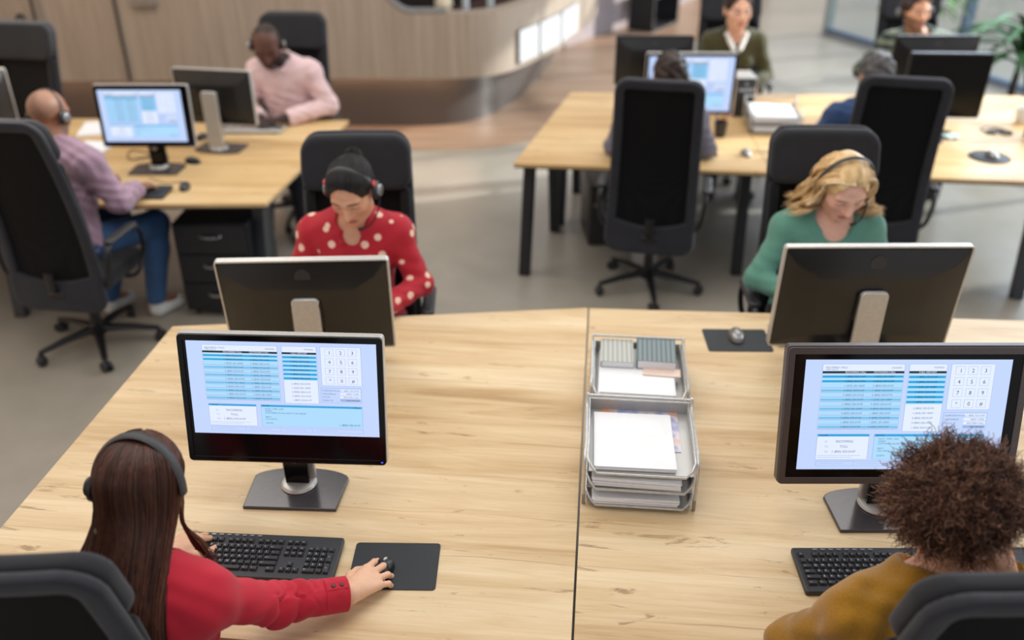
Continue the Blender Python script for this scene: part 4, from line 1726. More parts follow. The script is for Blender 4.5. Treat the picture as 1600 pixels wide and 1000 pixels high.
# dim things at the end of the corridor
t = thing('shelf_unit', 'dark open shelf unit far down the corridor at the top of the picture', 'shelf', (1.95, 12.75, 0), R(57))
for z in (0.02, 0.45, 0.88, 1.3):
    m1 = MB()
    m1.box((0, 0, z), (0.8, 0.36, 0.03))
    m1.build('shelf', M['legblack'], t)
for x in (-0.4, 0.4):
    m1 = MB()
    m1.box((x, 0, 0.66), (0.03, 0.36, 1.32))
    m1.build('side_panel', M['legblack'], t)
m1 = MB()
m1.tube([(2.42, 11.9, 0.0), (2.62, 12.1, 1.9)], 0.035, 8)
o = m1.build('wooden_post', M['oak_rear'])
tag(o, 'slanting pale wooden post far behind the olive-sweater woman', 'post')

# ------------------------------------------------------------------ people
def rotm(yaw=0.0, pitch=0.0, roll=0.0):
    """columns = head axes; pitch tips the face down, yaw turns it to its own left"""
    return np.array(Matrix.Rotation(yaw, 3, 'Z') @ Matrix.Rotation(-pitch, 3, 'X') @ Matrix.Rotation(roll, 3, 'Y'))


def m_skin(name, c, lip, brow, beard=None, scalp=None, blush=None):
    """skin with lips, brows, lashes (and beard or cropped scalp) laid out in the head's own coordinates"""
    N = Nodes(name)
    at_ = N.n('ShaderNodeAttribute', attribute_name='hl')
    sp = N.n('ShaderNodeSeparateXYZ')
    N.t.links.new(at_.outputs['Vector'], sp.inputs[0])
    x, y, z = sp.outputs
    ax = N.math('ABSOLUTE', x)
    front = N.math('GREATER_THAN', y, 0.035)

    def blob(cx, cz, rx, rz, soft=0.35, side=True, slope=0.0):
        zz = N.math('SUBTRACT', z, N.math('MULTIPLY', N.math('SUBTRACT', ax, cx), slope))
        a = N.math('DIVIDE', N.math('SUBTRACT', ax if side else x, cx), rx)
        b = N.math('DIVIDE', N.math('SUBTRACT', zz, cz), rz)
        d = N.math('ADD', N.math('MULTIPLY', a, a), N.math('MULTIPLY', b, b))
        m = N.math('DIVIDE', N.math('SUBTRACT', 1.0 + soft, d), 2 * soft, clamp=True)
        return N.math('MULTIPLY', m, front)

    tc = N.coords((1, 1, 1))
    nz = N.noise(tc, 40, 3)
    b = lin(c)
    col = N.ramp(nz, [(0.3, tuple(v * 0.94 for v in b[:3]) + (1,)), (0.7, tuple(min(1, v * 1.05) for v in b[:3]) + (1,))])
    if blush:
        col = N.mix(N.math('MULTIPLY', blob(0.045, -0.035, 0.03, 0.026, 0.9), 0.45), col, lin(blush))
    if beard:
        m = N.math('MULTIPLY', N.math('LESS_THAN', N.math('ADD', z, N.math('MULTIPLY', ax, -0.35)), -0.048), N.math('GREATER_THAN', y, -0.01))
        col = N.mix(N.math('MULTIPLY', m, beard[1]), col, lin(beard[0]))
    if scalp:
        m = N.math('DIVIDE', N.math('SUBTRACT', N.math('ADD', z, N.math('MULTIPLY', y, scalp[2])), scalp[1]), 0.02, clamp=True)
        col = N.mix(N.math('MULTIPLY', m, scalp[3]), col, lin(scalp[0]))
    col = N.mix(N.math('MULTIPLY', blob(0.0, -0.0665, 0.026, 0.0105, 0.3, False), 0.8), col, lin(lip))
    col = N.mix(N.math('MULTIPLY', blob(0.0, -0.0672, 0.024, 0.0016, 0.6, False), 0.8), col, tuple(v * 0.35 for v in lin(lip)[:3]) + (1,))
    col = N.mix(N.math('MULTIPLY', blob(0.033, 0.0225, 0.0215, 0.0042, 0.6, True, -0.12), 0.8), col, lin(brow))
    col = N.mix(N.math('MULTIPLY', blob(0.033, -0.0045, 0.0165, 0.0026, 0.6, True, -0.05), 0.85), col, lin((52, 34, 28)))
    N.col(col).pr(rough=0.5, spec=0.35, sss=0.08)
    N.b.inputs['Subsurface Radius'].default_value = (0.012, 0.005, 0.003)
    return N.m


def m_cloth(name, c, scale=500, var=0.05, rough=0.85, sheen=0.2, bump=0.15):
    N = Nodes(name)
    v = N.coords((1, 1, 1))
    nz = N.noise(v, scale, 2)
    big = N.noise(v, 6, 4)
    f = N.math('ADD', N.math('MULTIPLY', nz, 0.5), N.math('MULTIPLY', big, 0.5))
    b = lin(c)
    N.col(N.ramp(f, [(0.35, tuple(x * (1 - 2 * var) for x in b[:3]) + (1,)), (0.65, tuple(min(1, x * (1 + 2 * var)) for x in b[:3]) + (1,))]))
    N.pr(rough=rough, spec=0.25, sheen=sheen)
    N.bump(nz, bump, 0.001)
    return N.m


def m_dots(name, c, dot):
    N = Nodes(name)
    v = N.coords((1, 1, 1))
    vo = N.n('ShaderNodeTexVoronoi', Scale=15.0, Randomness=0.75)
    N.t.links.new(v, vo.inputs['Vector'])
    m = N.ramp(vo.outputs['Distance'], [(0.235, (1, 1, 1, 1)), (0.265, (0, 0, 0, 1))])
    N.col(N.mix(m, lin(c), lin(dot))).pr(rough=0.7, spec=0.3, sheen=0.1)
    return N.m


def m_plaid(name, a, b, c):
    N = Nodes(name)
    v = N.coords((1, 1, 1))
    fs = []
    for d in ('X', 'Z'):
        w = N.n('ShaderNodeTexWave', Scale=4.6, bands_direction=d)
        N.t.links.new(v, w.inputs['Vector'])
        fs.append(N.ramp(w.outputs[0], [(0.45, (0, 0, 0, 1)), (0.6, (1, 1, 1, 1))]))
    col = N.mix(fs[0], lin(a), lin(b))
    N.col(N.mix(N.math('MULTIPLY', fs[1], 0.6), col, lin(c))).pr(rough=0.85, sheen=0.1)
    return N.m


def m_hair(name, c0, c1, rough=0.38, c2=None):
    """strands: each carries its own tone; smooth caps use a streaky noise"""
    N = Nodes(name)
    at_ = N.n('ShaderNodeAttribute', attribute_name='tone')
    v = N.coords((60, 60, 6))
    nz = N.noise(v, 2.0, 4)
    f = N.math('ADD', N.math('MULTIPLY', at_.outputs['Fac'], 0.75), N.math('MULTIPLY', nz, 0.35))
    st = [(0.15, lin(c0)), (0.75, lin(c1))]
    if c2:
        st.append((1.0, lin(c2)))
    N.col(N.ramp(f, st)).pr(rough=rough, spec=0.32)
    N.bump(nz, 0.3, 0.003)
    return N.m


def unit(v):
    v = np.array(v, float)
    return v / (np.linalg.norm(v) + 1e-9)


HAND = dict(off=(0.030, 0.010, -0.011, -0.030), kn=(0.090, 0.094, 0.088, 0.079),
            seg=((0.042, 0.026, 0.021), (0.046, 0.030, 0.022), (0.043, 0.028, 0.021), (0.034, 0.021, 0.019)))


def hand_ops(S, wr, d, n, side, curls=((20, 25, 15),) * 4, spread=0.06, sc=0.95, thumb=None):
    d = unit(d)
    n = np.array(n, float)
    n = unit(n - d * (n @ d))
    t = np.cross(d, n) * (-1 if side > 0 else 1)
    wr = np.array(wr, float)
    S.cap(wr, wr + d * 0.030 * sc, 0.026, 0.026, 0.02)
    for i in range(4):
        o = HAND['off'][i] * sc
        k0 = wr + d * 0.025 * sc + t * o * 0.55
        k1 = wr + d * HAND['kn'][i] * sc + t * o - n * 0.002
        S.cap(k0, k1, 0.0145 * sc, 0.0118 * sc, 0.014)
    for i in range(4):
        o = HAND['off'][i] * sc
        p = wr + d * HAND['kn'][i] * sc + t * o - n * 0.002
        sd = t * (1.5 - i) * spread
        a = 0.0
        r = (0.0100, 0.0102, 0.0097, 0.0086)[i] * sc
        for j in range(3):
            a += math.radians(curls[i][j])
            q = p + (unit(d + sd) * math.cos(a) - n * math.sin(a)) * HAND['seg'][i][j] * sc
            S.cap(p, q, r, r * 0.90, 0.004)
            p, r = q, r * 0.90
    th = thumb or ((0.62, 0.72, -0.30), (0.85, 0.35, -0.25), (0.95, 0.05, -0.15))
    p = wr + d * 0.022 * sc + t * 0.022 * sc - n * 0.006
    for (a, b, c), L, r0, r1 in zip(th, (0.044, 0.033, 0.026), (0.0155, 0.0120, 0.0105), (0.0122, 0.0105, 0.0085)):
        q = p + unit(d * a + t * b + n * c) * L * sc
        S.cap(p, q, r0 * sc, r1 * sc, 0.008)
        p = q


EYEW = plain('eye_white', (226, 220, 214), 0.25, var=0.02)
EYEI = plain('dark_brown_iris', (44, 28, 20), 0.15, var=0.05)


class Person:
    def __init__(self, label, loc, rot, skin, h=0.006, neck=(0, 0.06, 1.10), head=(0, 0.13, 1.25), hr=(0, 0, 0), hs=1.08, build=1.0, female=False, name='person', sh=None):
        self.t = thing(name, label, 'person', (loc[0], loc[1], 0), rot)
        self.loc, self.rot = loc, rot
        self.h, self.skin = h, skin
        self.N = np.array(neck, float)
        self.H = np.array(head, float)
        self.RH = rotm(*[math.radians(v) for v in hr])
        self.hs = hs
        self.female = female
        self.b = build
        w = (0.165 if female else 0.19) * build
        self.S = {s: self.N + np.array((s * w, -0.015, -0.075)) for s in (-1, 1)}
        if sh:
            for s in sh:
                self.S[s] = np.array(sh[s], float)
        self.arms = {}
        self.legs = {}
        self.P0 = np.array((0, 0.0, 0.57))
        self.hands = {}
        self.extra = []

    def w2l(self, p):
        dx, dy = p[0] - self.loc[0], p[1] - self.loc[1]
        c, s = math.cos(-self.rot), math.sin(-self.rot)
        return np.array((dx * c - dy * s, dx * s + dy * c, p[2]))

    def hp(self, v):
        return self.H + self.hs * (self.RH @ np.array(v, float))

    def hmat(self):
        m = Matrix.Identity(4)
        for i in range(3):
            for j in range(3):
                m[i][j] = self.RH[i, j] * self.hs
            m[i][3] = self.H[i]
        return m

    def to_head(self, P):
        return ((np.asarray(P, float) - self.H) @ self.RH) / self.hs

    def arm(self, side, el, wr, hd=None, hn=(0, 0, 1), **kw):
        self.arms[side] = (np.array(el, float), np.array(wr, float))
        if hd is not None:
            self.hands[side] = (hd, hn, kw)
        return self

    def leg(self, side, knee, ankle, toe):
        self.legs[side] = tuple(np.array(v, float) for v in (knee, ankle, toe))
        return self

    def torso_ops(self, S, g):
        P0, N, b = self.P0, self.N, self.b
        ax = unit(N - P0)
        x = np.array((1.0, 0, 0))
        y = unit(np.cross(ax, x))
        Rm = np.stack([np.cross(y, ax), y, ax], 1)
        S.ell(P0, (0.172 * b + g, 0.130 + g, 0.13 + g), Rm, 0.03)
        L = np.linalg.norm(N - P0)
        S.ell(P0 + ax * L * 0.36, ((0.125 if self.female else 0.150) * b + g, 0.105 + g, 0.19 + g), Rm, 0.06)
        S.ell(P0 + ax * L * 0.70 - y * 0.004, ((0.145 if self.female else 0.170) * b + g, 0.112 + g, 0.20 + g), Rm, 0.06)
        if self.female:
            for s in (-1, 1):
                S.ell(P0 + ax * L * 0.66 + y * 0.075 + Rm[:, 0] * s * 0.07, (0.062 + g, 0.058 + g, 0.062 + g), Rm, 0.04)
        for s in (-1, 1):
            S.cap(N + np.array((s * 0.02, -0.02, -0.03)), self.S[s], 0.050 + g, 0.056 + g, 0.06)
            S.cap(P0 + ax * L * 0.8 + Rm[:, 0] * s * 0.08, self.S[s], 0.075 + g, 0.055 + g, 0.05)

    def arm_ops(self, S, g, s, upto=1.0, flare=0.0):
        el, wr = self.arms[s]
        sh = self.S[s]
        f = 0.92 if self.female else 1.05
        if upto <= 1.0:
            S.cap(sh, el, 0.052 * f + g, 0.042 * f + g, 0.03)
            S.cap(el, el + (wr - el) * upto, 0.041 * f + g, (0.041 + (0.027 - 0.041) * upto) * f + g + flare, 0.02)

    def leg_ops(self, S, g, s, foot=True):
        kn, an, toe = self.legs[s]
        S.cap(self.P0 + np.array((s * 0.085, 0.02, -0.02)), kn, 0.088 + g, 0.060 + g, 0.04)
        S.cap(kn, kn + (an - kn) * 0.35, 0.058 + g, 0.058 + g, 0.03)
        S.cap(kn + (an - kn) * 0.35, an, 0.058 + g, 0.038 + g, 0.03)
        if foot:
            S.cap(an, toe, 0.036 + g, 0.028 + g, 0.03)

    def head_ops(self, S):
        hp, s = self.hp, self.hs
        RH = self.RH
        Lh = lambda c, r, k, sub=False, R2=None: S.ell(hp(c), np.array(r) * s, RH if R2 is None else RH @ R2, k * s, sub)
        C = lambda a, b, r0, r1, k, sub=False: S.cap(hp(a), hp(b), r0 * s, r1 * s, k * s, sub)
        Lh((0, -0.018, 0.035), (0.075, 0.094, 0.080), 0.02)
        Lh((0, 0.022, -0.020), (0.064, 0.066, 0.085), 0.03)
        C((-0.036, 0.012, -0.072), (-0.012, 0.056, -0.094), 0.026, 0.020, 0.03)
        C((0.036, 0.012, -0.072), (0.012, 0.056, -0.094), 0.026, 0.020, 0.03)
        C((0, 0.062, -0.096), (0, 0.064, -0.090), 0.018, 0.018, 0.02)
        Lh((0, 0.060, -0.060), (0.036, 0.026, 0.036), 0.02)
        for q in (-1, 1):
            C((q * 0.044, 0.052, -0.026), (q * 0.052, 0.036, -0.020), 0.021, 0.019, 0.02)
            C((q * 0.012, 0.080, 0.019), (q * 0.044, 0.066, 0.020), 0.010, 0.010, 0.014)
            Lh((q * 0.033, 0.094, -0.001), (0.020, 0.020, 0.012), 0.012, True)
            Lh((q * 0.033, 0.0665, 0.000), (0.0165, 0.0155, 0.0135), 0.004)
            Lh((q * 0.077, -0.010, -0.006), (0.010, 0.019, 0.032), 0.006)
            C((q * 0.012, 0.088, -0.036), (q * 0.013, 0.082, -0.036), 0.009, 0.008, 0.008)
        C((0, 0.080, 0.012), (0, 0.105, -0.030), 0.0085, 0.0115, 0.010)
        C((0, 0.104, -0.033), (0, 0.092, -0.040), 0.0105, 0.009, 0.006)
        C((-0.019, 0.078, -0.063), (0.019, 0.078, -0.063), 0.006, 0.006, 0.006)
        C((0, 0.084, -0.0625), (0, 0.084, -0.0625), 0.0075, 0.0075, 0.006)
        C((-0.015, 0.080, -0.0725), (0.015, 0.080, -0.0725), 0.0070, 0.0070, 0.005)

    def bounds(self, pts, m):
        A = np.array(pts)
        return A.min(0) - m, A.max(0) + m

    def body(self):
        S = Sdf()
        self.torso_ops(S, 0.0)
        base = self.hp((0, -0.022, -0.06))
        S.cap(self.N + np.array((0, -0.012, -0.04)), base, 0.056 * (0.92 if self.female else 1.08), 0.052 * (0.92 if self.female else 1.1), 0.03)
        pts = [self.H, self.P0, self.N] + list(self.S.values())
        for s in self.arms:
            self.arm_ops(S, 0.0, s)
            pts += list(self.arms[s])
        for s in self.legs:
            self.leg_ops(S, 0.0, s)
            pts += list(self.legs[s])
        for s, (hd, hn, kw) in self.hands.items():
            hand_ops(S, self.arms[s][1], hd, hn, s, **kw)
            pts.append(self.arms[s][1] + unit(hd) * 0.14)
        self.head_ops(S)
        lo, hi = self.bounds(pts, 0.20)
        lo[2] = max(lo[2], 0.0)
        sdf_obj('body', S, lo, hi, self.h, self.skin, self.t, attrs=lambda V: {'hl': self.to_head(V)})
        return self

    def shirt(self, mat_, name='shirt', g=0.013, neck=None, sleeve=1.0, hem=0.50, wr=0.0035, folds=None, h=None, flare=0.004, skip=(), collar=None):
        S = Sdf()
        self.torso_ops(S, g)
        pts = [self.P0, self.N] + list(self.S.values())
        for s in self.arms:
            if s in skip:
                continue
            self.arm_ops(S, g, s, sleeve, flare)
            pts += list(self.arms[s])
        arms = {s: self.arms[s] for s in self.arms if s not in skip}
        Sh = self.S

        def wrinkle(P, d):
            x, y, z = P[:, 0], P[:, 1], P[:, 2]
            w = np.sin(38 * x + 9 * np.sin(11 * z)) * np.sin(31 * z + 7 * np.sin(13 * y) + 9 * x) + 0.6 * np.sin(47 * y + 23 * z + 5 * np.sin(17 * x))
            d = d - wr * w
            for s, (el, wri) in arms.items():
                if folds and s in folds:
                    amp, c0, c1, fr = folds[s]
                    ax = unit(wri - Sh[s])
                    q = P - Sh[s]
                    t = (q @ ax) / np.linalg.norm(wri - Sh[s])
                    m = np.clip((t - c0) / 0.08, 0, 1) * np.clip((c1 - t) / 0.06, 0, 1)
                    rad = q - (q @ ax)[:, None] * ax
                    ang = np.arctan2(rad @ np.array((0, 0, 1.0)), rad @ unit(np.cross(ax, (0, 0, 1.0))))
                    ph = t * fr + 1.3 * np.sin(ang + 0.6) + 0.9 * np.sin(2 * ang + 9 * t) + 0.5 * np.sin(3 * ang + 25 * t)
                    near = np.clip(1 - np.abs(d) / 0.05, 0, 1)
                    d = d - near * m * amp * (np.abs(np.sin(ph)) ** 0.8 * 1.8 - 0.8) * (0.55 + 0.45 * np.sin(ang - 0.9 + 7 * t))
            return d.astype(np.float32)
        S.fn(wrinkle)
        nk = neck if neck is not None else [((0, 0.03, 0.03), 0.075), ]
        for c, r in nk:
            S.sph(self.N + np.array(c), r, 0.006, True)
        for s, (el, wri) in arms.items():
            e = el + (wri - el) * sleeve
            n = unit(wri - el)
            S.fn(lambda P, d, e=e, n=n: np.where(np.linalg.norm(P - e, axis=1) < 0.11, np.maximum(d, (P - e) @ n), d).astype(np.float32))
        S.cut((0, 0, hem), (0, 0, -1))
        lo, hi = self.bounds(pts, 0.17)
        return sdf_obj(name, S, lo, hi, h or self.h, mat_, self.t)

    def trousers(self, mat_, shoe):
        S = Sdf()
        S.ell(self.P0, (0.172 * self.b + 0.010, 0.140, 0.10), None, 0.03)
        pts = [self.P0]
        for s in self.legs:
            self.leg_ops(S, 0.014, s, False)
            pts += list(self.legs[s][:2])
        for s in self.legs:
            kn, an, toe = self.legs[s]
            S.fn(lambda P, d, e=an: np.where(np.linalg.norm(P - e, axis=1) < 0.10, np.maximum(d, e[2] - 0.02 - P[:, 2]), d).astype(np.float32))
        S.cut((0, 0, 0.66), (0, 0, 1))
        lo, hi = self.bounds(pts, 0.16)
        lo[2] = 0.0
        sdf_obj('trousers', S, lo, hi, max(self.h, 0.008), mat_, self.t)
        for s in self.legs:
            kn, an, toe = self.legs[s]
            f = Sdf().cap((an[0], an[1], 0.045), (toe[0], toe[1], 0.038), 0.047, 0.042, 0.02).cap(an, (an[0], an[1], 0.05), 0.045, 0.045, 0.02).cut((0, 0, 0.002), (0, 0, -1)).cut((0, 0, an[2] + 0.02), (0, 0, 1))
            lo, hi = self.bounds([an, toe], 0.09)
            lo[2] = -0.01
            sdf_obj('shoe', f, lo, hi, 0.008, shoe, self.t)
        return self

    def std_legs(self, spread=0.12, knee=0.42):
        for s in (-1, 1):
            self.leg(s, (s * spread, knee, 0.53), (s * (spread + 0.01), knee + 0.02, 0.10), (s * (spread + 0.03), knee + 0.15, 0.045))
        return self

    def hair_cap(self, mat_, thick=0.012, front=0.088, low=-0.03, bumpy=0.003, freq=60, bun=None, h=None, name='hair', side=0.05, extra=None):
        """close hair cap: scalp shell cut away from the face and below the nape line (head coordinates)"""
        s = self.hs
        S = Sdf()
        S.ell((0, -0.018, 0.035), (0.075 + thick, 0.094 + thick, 0.080 + thick), None, 0.01)
        S.ell((0, -0.045, -0.005), (0.066 + thick, 0.062 + thick, 0.075 + thick * 0.5), None, 0.02)

        def cutf(P, d):
            x, y, z = P[:, 0], P[:, 1], P[:, 2]
            w = bumpy * (np.sin(freq * x + 3 * np.sin(freq * 0.7 * z)) + np.sin(freq * 0.9 * y + freq * 0.6 * z))
            d = d - w
            e = (np.hypot(x / 0.070, (z + 0.040) / (0.040 + front)) - 1) * 0.055
            d = np.maximum(d, -np.maximum(e, 0.018 - y))
            d = np.maximum(d, -np.maximum(z + 0.004, 0.004 - y))
            d = np.maximum(d, low - z - 0.35 * np.minimum(0, y + 0.06))
            return d.astype(np.float32)
        S.fn(cutf)
        if bun:
            for c, r in bun:
                S.ell(c, r, None, 0.012)
        if extra:
            extra(S)
        o = sdf_obj(name, S, (-0.17, -0.24, -0.22), (0.17, 0.17, 0.22), h or max(0.004, self.h * 0.8), mat_, self.t, attrs=lambda V: {'tone': 0.45 + 0.2 * np.sin(V[:, 0] * 160) * np.sin(V[:, 1] * 60)})
        o.matrix_local = self.hmat()
        return o

    def eyes(self):
        """open eyes: white with a dark iris, set in the sockets"""
        for q in (-1, 1):
            m1 = MB()
            m1.lathe([(0.0001, -0.0115)] + [(0.0115 * math.sin(a), -0.0115 * math.cos(a)) for a in np.linspace(0.15, 2.55, 12)], 20)
            m1.cm = 1
            m1.lathe([(0.0115 * math.sin(a) + 0.0002, -0.0115 * math.cos(a)) for a in np.linspace(2.52, 3.12, 6)], 20)
            o = m1.build('eye', [EYEW, EYEI], self.t)
            o.matrix_local = self.hmat() @ Matrix.Translation((q * 0.033, 0.0730, 0.0005)) @ Matrix.Diagonal((1.25, 1, 0.85, 1)) @ Matrix.Rotation(R(-90), 4, 'X')
        return self

    def strands(self, name, paths, r, mat_, seg=3, taper=True):
        V, F = tubes_np(paths, r, seg, taper)
        tone = np.repeat(RNG.random(len(paths)), paths.shape[1] * seg)
        return np_mesh(name, V, F, mat_, self.t, True, {'tone': tone})

    def headset(self, label, band_tilt=0.0, mic=1, cups=(1, -1), cushion='black', accent=None, off=0.0, wide=0.010, cap='silverdk'):
        """headband over the crown, ear cushions, microphone boom; worn, so a thing of its own"""
        t = thing('headset', label, 'headset')
        Wm = Matrix.Translation((self.loc[0], self.loc[1], 0)) @ Matrix.Rotation(self.rot, 4, 'Z') @ self.hmat() @ Matrix.Rotation(band_tilt, 4, 'X')
        t.matrix_world = Wm
        loc_, rot_, sc_ = Wm.decompose()
        t.location, t.rotation_euler, t.scale = loc_, rot_.to_euler(), sc_
        m1 = MB()
        rx, rz = 0.088 + off, 0.126 + off
        pts = [(rx * math.cos(a), -0.012, -0.008 + rz * math.sin(a)) for a in np.linspace(math.radians(2), math.radians(178), 40)]
        m1.tube(pts, wide, 8, flat=0.32, up=(0, 1, 0)) if False else m1.tube(pts, wide, 8, flat=0.35)
        m1.build('headband', M['bandpad'], t)
        for s in cups:
            Mx = Matrix.Translation((s * (0.086 + off), -0.012, -0.008)) @ Matrix.Rotation(R(90 * s), 4, 'Y')
            m1 = MB()
            m1.lathe([(0.030, -0.008), (0.034, -0.004), (0.033, 0.006), (0.026, 0.010)], 22, Mx)
            m1.build('ear_cushion', M[cushion], t)
            m1 = MB()
            m1.lathe([(0.022, 0.009), (0.022, 0.018), (0.016, 0.021)], 22, Mx)
            e = m1.build('ear_cap', M[cap], t)
            if accent:
                m1 = MB()
                m1.box((s * (0.09 + off), -0.012, 0.034), (0.008, 0.018, 0.016))
                m1.build('accent_tab', accent, t, bevel=0.002)
        if mic:
            m1 = MB()
            m1.tube(catmull([(mic * (0.096 + off), -0.008, -0.016), (mic * 0.094, 0.035, -0.055), (mic * 0.066, 0.085, -0.085), (mic * 0.030, 0.108, -0.088)], 8), 0.0032, 8)
            bm = m1.build('microphone_boom', M['black'], t)
            m1 = MB()
            m1.tube([(mic * 0.040, 0.104, -0.088), (mic * 0.020, 0.110, -0.087)], [0.006, 0.0065], 10)
            m1.build('microphone', M['black'], bm)
        return t


M['bandpad'] = plain('black_headband_leather', (52, 50, 50), 0.5, var=0.15, scale=260, bump=0.25)
HD = {
    'FL': m_hair('long_dark_brown_hair', (28, 16, 14), (88, 49, 35), 0.33, (132, 82, 55)),
    'FR': m_hair('curly_brown_hair', (40, 26, 21), (124, 84, 66), 0.6, (190, 146, 114)),
    'blonde': m_hair('blonde_hair', (178, 132, 80), (240, 206, 150), 0.36, (255, 238, 204)),
    'black': m_hair('black_hair', (14, 11, 11), (34, 27, 25), 0.5),
    'brown': m_hair('dark_brown_hair', (30, 22, 20), (60, 44, 36), 0.45),
    'grey': m_hair('charcoal_grey_hair', (48, 46, 46), (96, 92, 90), 0.5),
}
SK = {
    'FL': m_skin('light_skin', (226, 178, 146), (190, 110, 100), (60, 40, 32)),
    'FR': m_skin('rosy_skin', (218, 164, 134), (190, 110, 100), (60, 40, 32)),
    'red': m_skin('olive_tan_skin', (212, 156, 122), (176, 86, 84), (46, 30, 26), blush=(206, 130, 104)),
    'blonde': m_skin('fair_skin', (226, 174, 148), (200, 100, 96), (150, 110, 76), blush=(222, 146, 124)),
    'lilac': m_skin('warm_tan_skin', (162, 112, 86), (150, 90, 80), (60, 46, 40), beard=((110, 84, 70), 0.5), scalp=((124, 96, 82), 0.030, -0.5, 0.7)),
    'pink': m_skin('deep_brown_skin', (92, 60, 48), (104, 62, 56), (24, 18, 16), beard=((34, 26, 24), 0.8), scalp=((52, 38, 32), 0.085, -0.55, 0.85)),
    'mid': m_skin('tan_skin', (190, 142, 112), (160, 96, 86), (40, 30, 26)),
    'olive': m_skin('light_rose_skin', (222, 170, 142), (190, 96, 92), (60, 40, 32)),
    'plaid': m_skin('bearded_tan_skin', (208, 150, 116), (176, 104, 92), (50, 36, 30), beard=((88, 62, 48), 0.75)),
}
JEANS = m_cloth('blue_denim', (54, 84, 124), 300, 0.12, 0.85, 0.1)
DARKTR = m_cloth('dark_trouser_cloth', (40, 42, 50), 300, 0.06)
SHOE = plain('dark_shoe_leather', (46, 42, 40), 0.5)
SNEAK = plain('white_sneaker', (214, 214, 212), 0.6)
_W = lambda p, px, py, z: p.w2l(at(px, py, z))
MOUSEHAND = ((16, 22, 14), (14, 24, 16), (18, 30, 20), (22, 34, 22))
TYPE = ((34, 36, 20), (32, 38, 22), (34, 38, 22), (36, 36, 22))

# --- woman in red, long straight hair, front
p = Person('person with long straight dark hair and headset in a red blouse, hand on mouse', (-0.845, 1.42), R(-4), SK['FL'], 0.0042,
           neck=(0.005, 0.055, 1.075), head=(0.008, 0.142, 1.236), hr=(0, 18, 3), hs=0.98, female=True, sh={1: (0.142, 0.040, 1.005), -1: (-0.15, 0.05, 0.99)})
p.std_legs()
el, wr_ = p.w2l(at(432, 944, 0.835)), p.w2l(at(546, 927, 0.797))
hd_ = p.w2l(at(628, 868, 0.775)) - wr_
p.arm(1, el, wr_, hd_, (0.25, -0.1, 1), curls=MOUSEHAND, spread=0.13, sc=1.02, thumb=((0.75, 0.62, -0.35), (0.95, 0.15, -0.30), (1.0, -0.10, -0.25)))
p.arm(-1, (-0.23, 0.16, 0.83), (-0.10, 0.37, 0.795), (0.25, 0.95, -0.05), (0, 0.05, 1), curls=TYPE)
p.body()
RED = m_cloth('crimson_blouse', (186, 32, 50), 420, 0.05, 0.75, 0.1, 0.08)
p.shirt(RED, 'blouse', 0.011, sleeve=0.90, wr=0.0022, folds={1: (0.0075, 0.42, 0.80, 30)}, flare=0.006, h=0.004)
S = Sdf()
S.cap(p.S[1] + np.array((-0.022, 0.012, 0.062)), p.S[1] + np.array((-0.03, -0.058, 0.03)), 0.0042, 0.0042, 0.005)
S.cap(p.S[1] + np.array((-0.03, -0.058, 0.03)), p.S[1] + np.array((-0.018, -0.070, -0.05)), 0.0042, 0.0042, 0.005)
sdf_obj('armhole_seam', S, p.S[1] - 0.12, p.S[1] + 0.12, 0.003, RED, p.t)
e_, n_ = p.arms[1][0] + (p.arms[1][1] - p.arms[1][0]) * 0.84, unit(p.arms[1][1] - p.arms[1][0])
m1 = MB()
Q = Vector(n_).to_track_quat('Z', 'Y').to_matrix().to_4x4()
m1.lathe([(0.043, -0.040), (0.0455, -0.038), (0.0450, 0.020), (0.0425, 0.022)], 36, Matrix.Translation(e_) @ Q)
cuff = m1.build('cuff', RED, p.t)
BTN = plain('dark_button', (48, 22, 26), 0.35)
up = unit(np.array((0.10, -0.25, 1.0)) - n_ * (np.array((0.10, -0.25, 1.0)) @ n_))
m1 = MB()
m1.box((0, 0, 0), (0.020, 0.052, 0.002), Matrix.Translation(e_ - n_ * 0.010 + up * 0.0452) @ Matrix(((0, 0, 0, 0),) * 4).__class__.Identity(4) @ Matrix([list(np.cross(n_, up)) + [0], list(n_) + [0], list(up) + [0], [0, 0, 0, 1]]).transposed())
m1.build('cuff_placket', RED, cuff)
for k in range(2):
    m1 = MB()
    c = e_ + n_ * (-0.020 + 0.022 * k) + up * 0.0462
    m1.lathe([(0.0050, -0.001), (0.0055, 0.001), (0.004, 0.0025)], 14, Matrix.Translation(c) @ Vector(up).to_track_quat('Z', 'Y').to_matrix().to_4x4())
    m1.build('button', BTN, cuff)
p.trousers(DARKTR, SHOE)


